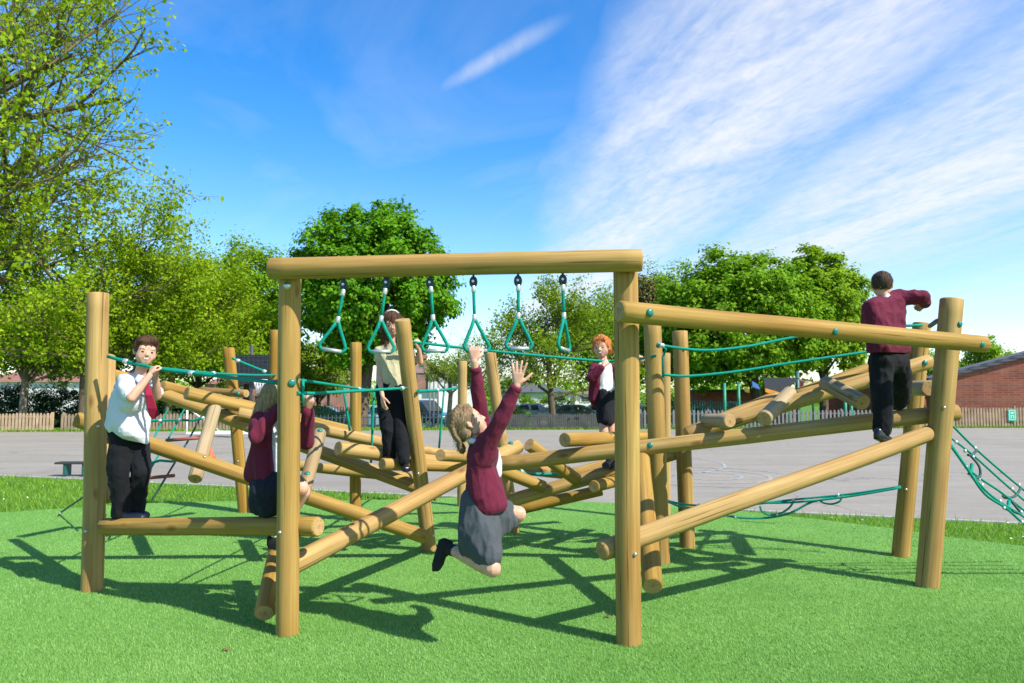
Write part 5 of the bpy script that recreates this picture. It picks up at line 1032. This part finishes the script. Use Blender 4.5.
def grow(bm, p, d, L, r, lev, tips, rs_, par):
    """recursive limb; tips collects (pos, dir)"""
    k = 5 if lev > 1 else 4; pts = [p.copy()]; rad = [r]; dd = d.copy()
    for i in range(k):
        dd = (dd + V(rs_.uniform(-1, 1), rs_.uniform(-1, 1), rs_.uniform(-1, 1)) * par['wander'] + V(0, 0, par['up'])).normalized(); p = p + dd * (L / k); pts.append(p.copy()); rad.append(r * (1 - (i + 1) / k * .55))
    branch_tube(bm, pts, rad, 7 if r > .05 else (5 if r > .015 else 3))
    if lev <= par.get('leaflev', 1):
        for i in range(par.get('from', 1), k + 1): tips.append((pts[i], dd))
    if lev == 0: return
    m = par['kids'][min(lev, len(par['kids']) - 1)]
    for j in range(m):
        f = .30 + .7 * (j + rs_.random() * .6) / m; f = min(f, .98); i = min(int(f * k), k - 1); q = pts[i].lerp(pts[i + 1], f * k - i)
        ax = dd.cross(V(rs_.uniform(-1, 1), rs_.uniform(-1, 1), rs_.uniform(-1, 1))).normalized(); a = rs_.uniform(*par['ang']); nd = (dd * math.cos(a) + ax * math.sin(a)).normalized()
        if par.get('bound') and not par['bound'](q + nd * L * .5): continue
        grow(bm, q, nd, L * rs_.uniform(.52, .72), max(rad[i] * .58, .004), lev - 1, tips, rs_, par)
def open_tree(label, base, th, tr, L, lev, par, leaf, leafm, perTip, bark, seed, dirs, group=None, spread=.12, name='tree'):
    rs_ = random.Random(seed); t = thing(name, base, label, 'tree', group); bm = bmesh.new(); tips = []
    top = V(*base) + V(rs_.uniform(-.2, .2), rs_.uniform(-.2, .2), th); pts = [V(*base) + V(0, 0, -.1), V(*base) + V(0, 0, .25), V(*base).lerp(top, .35), V(*base).lerp(top, .7) + V(rs_.uniform(-.1, .1), 0, 0), top]
    tube(bm, pts, [tr * 1.5, tr * 1.15, tr, tr * .9, tr * .75], 12); 
    for dz, dvec, ln, rr in dirs: grow(bm, V(*base).lerp(top, dz), V(*dvec).normalized(), L * ln, tr * rr, lev, tips, rs_, par)
    wobj('trunk', bm, M[bark], t)
    P = np.array([q[0] for q in tips]); P = np.repeat(P, perTip, 0) + rng.normal(0, spread, (len(P) * perTip, 3))
    c = np.array(base) + np.array([0, 0, th + L * .4]); out = P - c; out /= np.linalg.norm(out, axis=1, keepdims=True)
    Vv, Q = leaf_mesh(P, leaf, out * .3, .55, .7); Vv -= np.array(base); o = mesh_obj('crown', numpy_mesh('crown', Vv, Q, 4), M[leafm], t, Matrix.Translation(base)); return t, len(P)
def dense_tree(label, base, c, rad, nclump, per, leaf, leafm, tr=.2, bark='bark', group=None, cl=.42, lob=.22, seed=1, name='tree', cat='tree', low=-.75):
    """trunk with limbs and a crown of leaf sprays set on an uneven, lobed shell"""
    base = V(*base); c = V(*c); rs_ = random.Random(seed); t = thing(name, base, label, cat, group); bm = bmesh.new()
    top = c + V(0, 0, rad[2] * .2)
    tube(bm, [base - V(0, 0, .1), base + V(0, 0, .3), base.lerp(top, .4) + V(.08, 0, 0), base.lerp(top, .75), top], [tr * 1.5, tr * 1.1, tr, tr * .6, tr * .2], 10)
    cl_c = []
    for i in range(nclump):
        while True:
            d = V(rs_.gauss(0, 1), rs_.gauss(0, 1), rs_.gauss(0, 1)).normalized()
            if d.z > low: break
        lobe = 1 + lob * (noise.noise(d * 2.1 + V(seed, 0, 0)) * 1.3 + .6 * noise.noise(d * 5 + V(0, seed, 0))); f = (rs_.random() ** .42)
        f = .35 + .65 * f; cl_c.append(c + V(d.x * rad[0], d.y * rad[1], d.z * rad[2]) * lobe * f)
        if i % max(1, nclump // 26) == 0: e = cl_c[-1]; s_ = base.lerp(top, rs_.uniform(.35, .8)); tube(bm, [s_, s_.lerp(e, .5) + V(0, 0, .15), e], [tr * .42, tr * .22, .01], 5, caps=False)
    wobj('trunk', bm, M[bark], t)
    C = np.array(cl_c); k = len(C); s = cl * rng.uniform(.6, 1.3, k); P = np.repeat(C, per, 0) + rng.normal(0, 1, (k * per, 3)) * np.repeat(s, per)[:, None] * np.array([.52, .52, .40])
    out = (P - np.array(c)) / np.array(rad); out /= np.linalg.norm(out, axis=1, keepdims=True); co_ = P - np.repeat(C, per, 0); co_ /= np.linalg.norm(co_, axis=1, keepdims=True) + 1e-9
    Vv, Q = leaf_mesh(P, leaf, out * .9 + co_ * .7, .55, .42); Vv -= np.array(base); mesh_obj('crown' if cat == 'tree' else 'foliage', numpy_mesh('crown', Vv, Q, 4), M[leafm], t, Matrix.Translation(base)); return t
GT = 'trees around the playground'
def tc_(px, y): return FX(px, y)
def zz_(py, y): return zp(py, y)
# near spring tree on the left: trunk out of frame, limbs reaching in
def bnd(q): 
    return not (q.x > -14.9 + (2.0 if 6.0 < q.z < 10 else 0) + (q.y - 31) * -.42 + 1.7 * noise.noise(q * .22) or q.z < 4.2 + 1.2 * noise.noise(q * .4))
par = dict(wander=.20, up=.035, kids=[0, 4, 5, 5, 5], ang=(.35, .95), bound=bnd, leaflev=0, **{'from': 2})
dirs = [(.99, (.85, .1, .42), 1.1, .42), (.93, (.9, .2, .12), 1.15, .42), (.9, (.8, -.15, .25), 1.15, .42), (.30, (.9, -.1, .22), 1.0, .46), (.36, (.8, .35, .35), 1.0, .44), (.44, (.85, -.35, .42), 1.0, .44), (.52, (.75, .05, .60), 1.05, .44), (.58, (.6, .4, .6), 1.0, .4), (.66, (.7, -.3, .75), 1.0, .42), (.78, (.6, .1, 1.0), 1.0, .42), (.9, (.3, .3, 1.3), 1.0, .4), (.98, (.05, 0, 1), 1.0, .5), (.48, (.7, -.2, -.05), .9, .4), (.4, (.5, .6, .0), .9, .36)]
T1 = open_tree('nearest tree, spring leaves on grey branches reaching in from the left edge', (-27.4, 31.6, -.1), 14.2, .50, 8.3, 3, par, .25, 'leaf_spring', 4, 'bark_mossy', 5, dirs, GT, spread=.15)
# second spring tree farther back
par2 = dict(wander=.20, up=.03, kids=[0, 5, 5, 5, 6], ang=(.4, 1.0), bound=lambda q: q.z > 2.3)
dirs2 = [(.35 + .06 * i, (math.cos(i * 2.4), math.sin(i * 2.4) * .8, .1 + .10 * i), 1.0, .42) for i in range(10)]
T2 = open_tree('olive spring-leaved tree with drooping twiggy branches behind the boy in the white shirt', (tc_(86, 32.2), 32.2, -.2), 6.0, .22, 4.0, 3, par2, .16, 'leaf_spring', 6, 'bark', 11, dirs2, GT, spread=.20)
T2b = open_tree('spring-leaved tree of loose habit between the basketball hoop and the corner post', (tc_(168, 34.5), 34.5, -.6), 5.0, .18, 3.3, 3, par2, .16, 'leaf_spring', 7, 'bark_mossy', 23, dirs2, GT, spread=.20)
dense_tree('bright tree with a pale trunk standing behind the pale picket fence at far left', (tc_(24, 33), 33, -.3), (tc_(20, 33), 33.3, 4.4), (2.9, 2.5, 2.5), 260, 46, .18, 'leaf_mid', .16, 'bark_pale', GT, .5, seed=3)
dense_tree('large rounded dark green tree behind the left end of the overhead beam', (tc_(361, 35), 35, -.6), (tc_(373, 35.4), 35.4, zz_(285, 35)), (tc_(457, 35) - tc_(375, 35), 3.4, zz_(203, 35) - zz_(285, 35)), 900, 66, .225, 'leaf_dark', .26, 'bark', GT, .40, .17, seed=8, low=-.98)
dense_tree('bushy bright green tree between the spring trees and the large rounded tree', (tc_(246, 40), 40, -.75), (tc_(248, 40), 40, zz_(318, 40)), (2.6, 2.4, zz_(245, 40) - zz_(318, 40)), 420, 56, .20, 'leaf_mid', .2, 'bark', GT, .55, .3, seed=12)
dense_tree('mid green tree rising behind the basketball hoop', (tc_(196, 44), 44, -.75), (tc_(200, 44), 44, zz_(330, 44)), (3.8, 3, zz_(262, 44) - zz_(330, 44)), 420, 56, .21, 'leaf_mid', .2, 'bark', GT, .6, .25, seed=17)
dense_tree('shaded tree behind the spring trees at the left', (tc_(110, 46), 46, -.75), (tc_(105, 46), 46, zz_(340, 46)), (4.6, 3, 3.4), 380, 54, .22, 'leaf_olive', .2, 'bark', GT, .6, .25, seed=19)
dense_tree('round bushy tree low behind the second post of the beam', (tc_(318, 43), 43, -.75), (tc_(318, 43), 43, zz_(372, 43)), (1.9, 1.6, 1.7), 170, 56, .18, 'leaf_olive', .13, 'bark', GT, .42, .2, seed=21)
# small open trees in the middle
par3 = dict(wander=.22, up=.05, kids=[0, 4, 4, 5, 5], ang=(.35, .85))
dirs3 = [(.45 + .055 * i, (math.cos(i * 2.4), math.sin(i * 2.4), .55 + .09 * i), 1.0, .5) for i in range(9)]
open_tree('small airy spring tree with a forked trunk behind the grey picket fence', (tc_(553, 33.5), 33.5, -.35), 3.3, .15, 2.55, 3, par3, .135, 'leaf_olive', 6, 'bark', 31, dirs3, GT, spread=.17)
open_tree('slender pollarded tree with sparse leaves beside the dark navy car', (tc_(449, 37), 37, -.72), 2.9, .12, 1.05, 3, dict(par3, bound=lambda q: q.z > 2.0), .11, 'leaf_olive', 2, 'bark_pale', 33, [(min(.98, .7 + .05 * i), v_, l_, r_) for i, (_, v_, l_, r_) in enumerate(dirs3[:6])], GT, spread=.12)
open_tree('almost leafless twiggy tree against the sky right of the large rounded tree', (tc_(478, 52), 52, -.75), 3.6, .15, 2.6, 3, par3, .10, 'leaf_olive', 1, 'bark_pale', 35, dirs3, GT, spread=.15)
# right group
dense_tree('large spreading bright green tree behind the right-hand rails', (tc_(763, 42), 42, -.75), (tc_(736, 42), 42, zz_(328, 42)), (4.9, 4.0, zz_(254, 42) - zz_(328, 42)), 950, 66, .25, 'leaf_mid', .3, 'bark', GT, .46, .22, seed=41, low=-.8)
dense_tree('yellow-green tree just left of the climbing boy', (tc_(822, 44.5), 44.5, -.75), (tc_(824, 44.5), 44.5, zz_(318, 44)), (2.7, 3, zz_(249, 44) - zz_(318, 44)), 500, 70, .26, 'leaf_yellow', .24, 'bark', GT, .46, .24, seed=44)
dense_tree('darker tree with bronze tints behind the top of the tall right post', (tc_(660, 50), 50, -.75), (tc_(660, 50), 50, zz_(335, 50)), (3.0, 2.6, zz_(268, 50) - zz_(335, 50)), 360, 56, .22, 'leaf_mid', .2, 'bark', GT, .55, .3, seed=47)
dense_tree('small bronze-leaved tree beside the tall right post', (tc_(646, 46), 46, -.75), (tc_(648, 46), 46, zz_(302, 46)), (1.0, 1.0, 1.9), 90, 46, .17, 'leaf_bronze', .12, 'bark', GT, .42, .3, seed=49)
dense_tree('green tree filling the gap left of the tall right post', (tc_(602, 47), 47, -.75), (tc_(610, 47), 47, zz_(345, 47)), (3.1, 2.4, 3.2), 300, 56, .21, 'leaf_mid', .18, 'bark', GT, .55, .3, seed=52)
dense_tree('distant yellow-green tree above the school roof', (tc_(985, 70), 70, -.75), (tc_(985, 70), 70, zz_(372, 70)), (2.6, 2.4, 2.9), 190, 50, .26, 'leaf_yellow', .2, 'bark', GT, .6, .3, seed=55)
dense_tree('distant green tree behind the right corner post', (tc_(925, 68), 68, -.75), (tc_(920, 68), 68, zz_(376, 68)), (3.6, 2.4, 2.6), 200, 50, .26, 'leaf_mid', .2, 'bark', GT, .6, .3, seed=57)
# hedges and shrubs
def shrub(label, x, y, z0, rx, ry, h, k, per, leaf, lm, seed, name='shrub', cat='shrub'): dense_tree(label, (x, y, z0), (x, y, z0 + h * .5), (rx, ry, h * .52), k, per, leaf, lm, .05, 'bark', None, .30, .25, seed, name, cat, -1)
shrub('dark clipped hedge behind the pale picket fence at the left', tc_(20, 35), 35, -.5, 4.8, 1.0, 2.2, 420, 60, .12, 'leaf_hedge', 61, 'hedge', 'hedge')
shrub('dark hedge continuing behind the brown picket fence', tc_(150, 37), 37, -.7, 3.8, 1.0, 2.2, 340, 60, .12, 'leaf_hedge', 62, 'hedge', 'hedge')
shrub('green shrub beside the silver car behind the swinging girl', tc_(509, 36), 36, -.7, 1.15, .8, 1.6, 110, 60, .11, 'leaf_mid', 63)
shrub('rounded green shrub behind the railings on the left', tc_(318, 39), 39, -.75, 1.5, .8, 1.4, 110, 60, .12, 'leaf_olive', 64)
shrub('low clipped shrub beyond the grey picket fence', tc_(540, 56), 56, -.75, 2.6, 1.0, 2.0, 120, 60, .14, 'leaf_mid', 65)
shrub('leafy shrub below the large right-hand tree', tc_(672, 44), 44, -.75, 1.6, 1.0, 1.9, 120, 60, .14, 'leaf_mid', 66)
shrub('dark shrub behind the hoop and picket fence', tc_(225, 38), 38, -.7, 1.6, .9, 1.7, 110, 60, .13, 'leaf_hedge', 67)
shrub('dark shrub below the trunk of the large rounded tree', tc_(285, 41), 41, -.75, 1.8, .9, 2.3, 120, 60, .14, 'leaf_dark', 68)
# far tree line that closes the horizon
rs_ = random.Random(5); C = []
for i in range(900):
    x_ = rs_.uniform(-150, 170); y_ = rs_.uniform(120, 150); C.append((x_, y_, -1 + rs_.random() * (4.2 + 2.6 * noise.noise((x_ * .045, 2, 0)) + 1.5 * noise.noise((x_ * .15, 7, 0)))))
C = np.array(C); P = np.repeat(C, 40, 0) + rng.normal(0, 1, (len(C) * 40, 3)) * np.array([1.5, 1.5, .8]); Vv, Q = leaf_mesh(P, .8, np.zeros_like(P), .5, .8); o = mesh_obj('far_treeline', numpy_mesh('far_treeline', Vv, Q, 4), M['leaf_mid']); tag(o, 'distant band of trees and hedges along the horizon', kind='stuff')
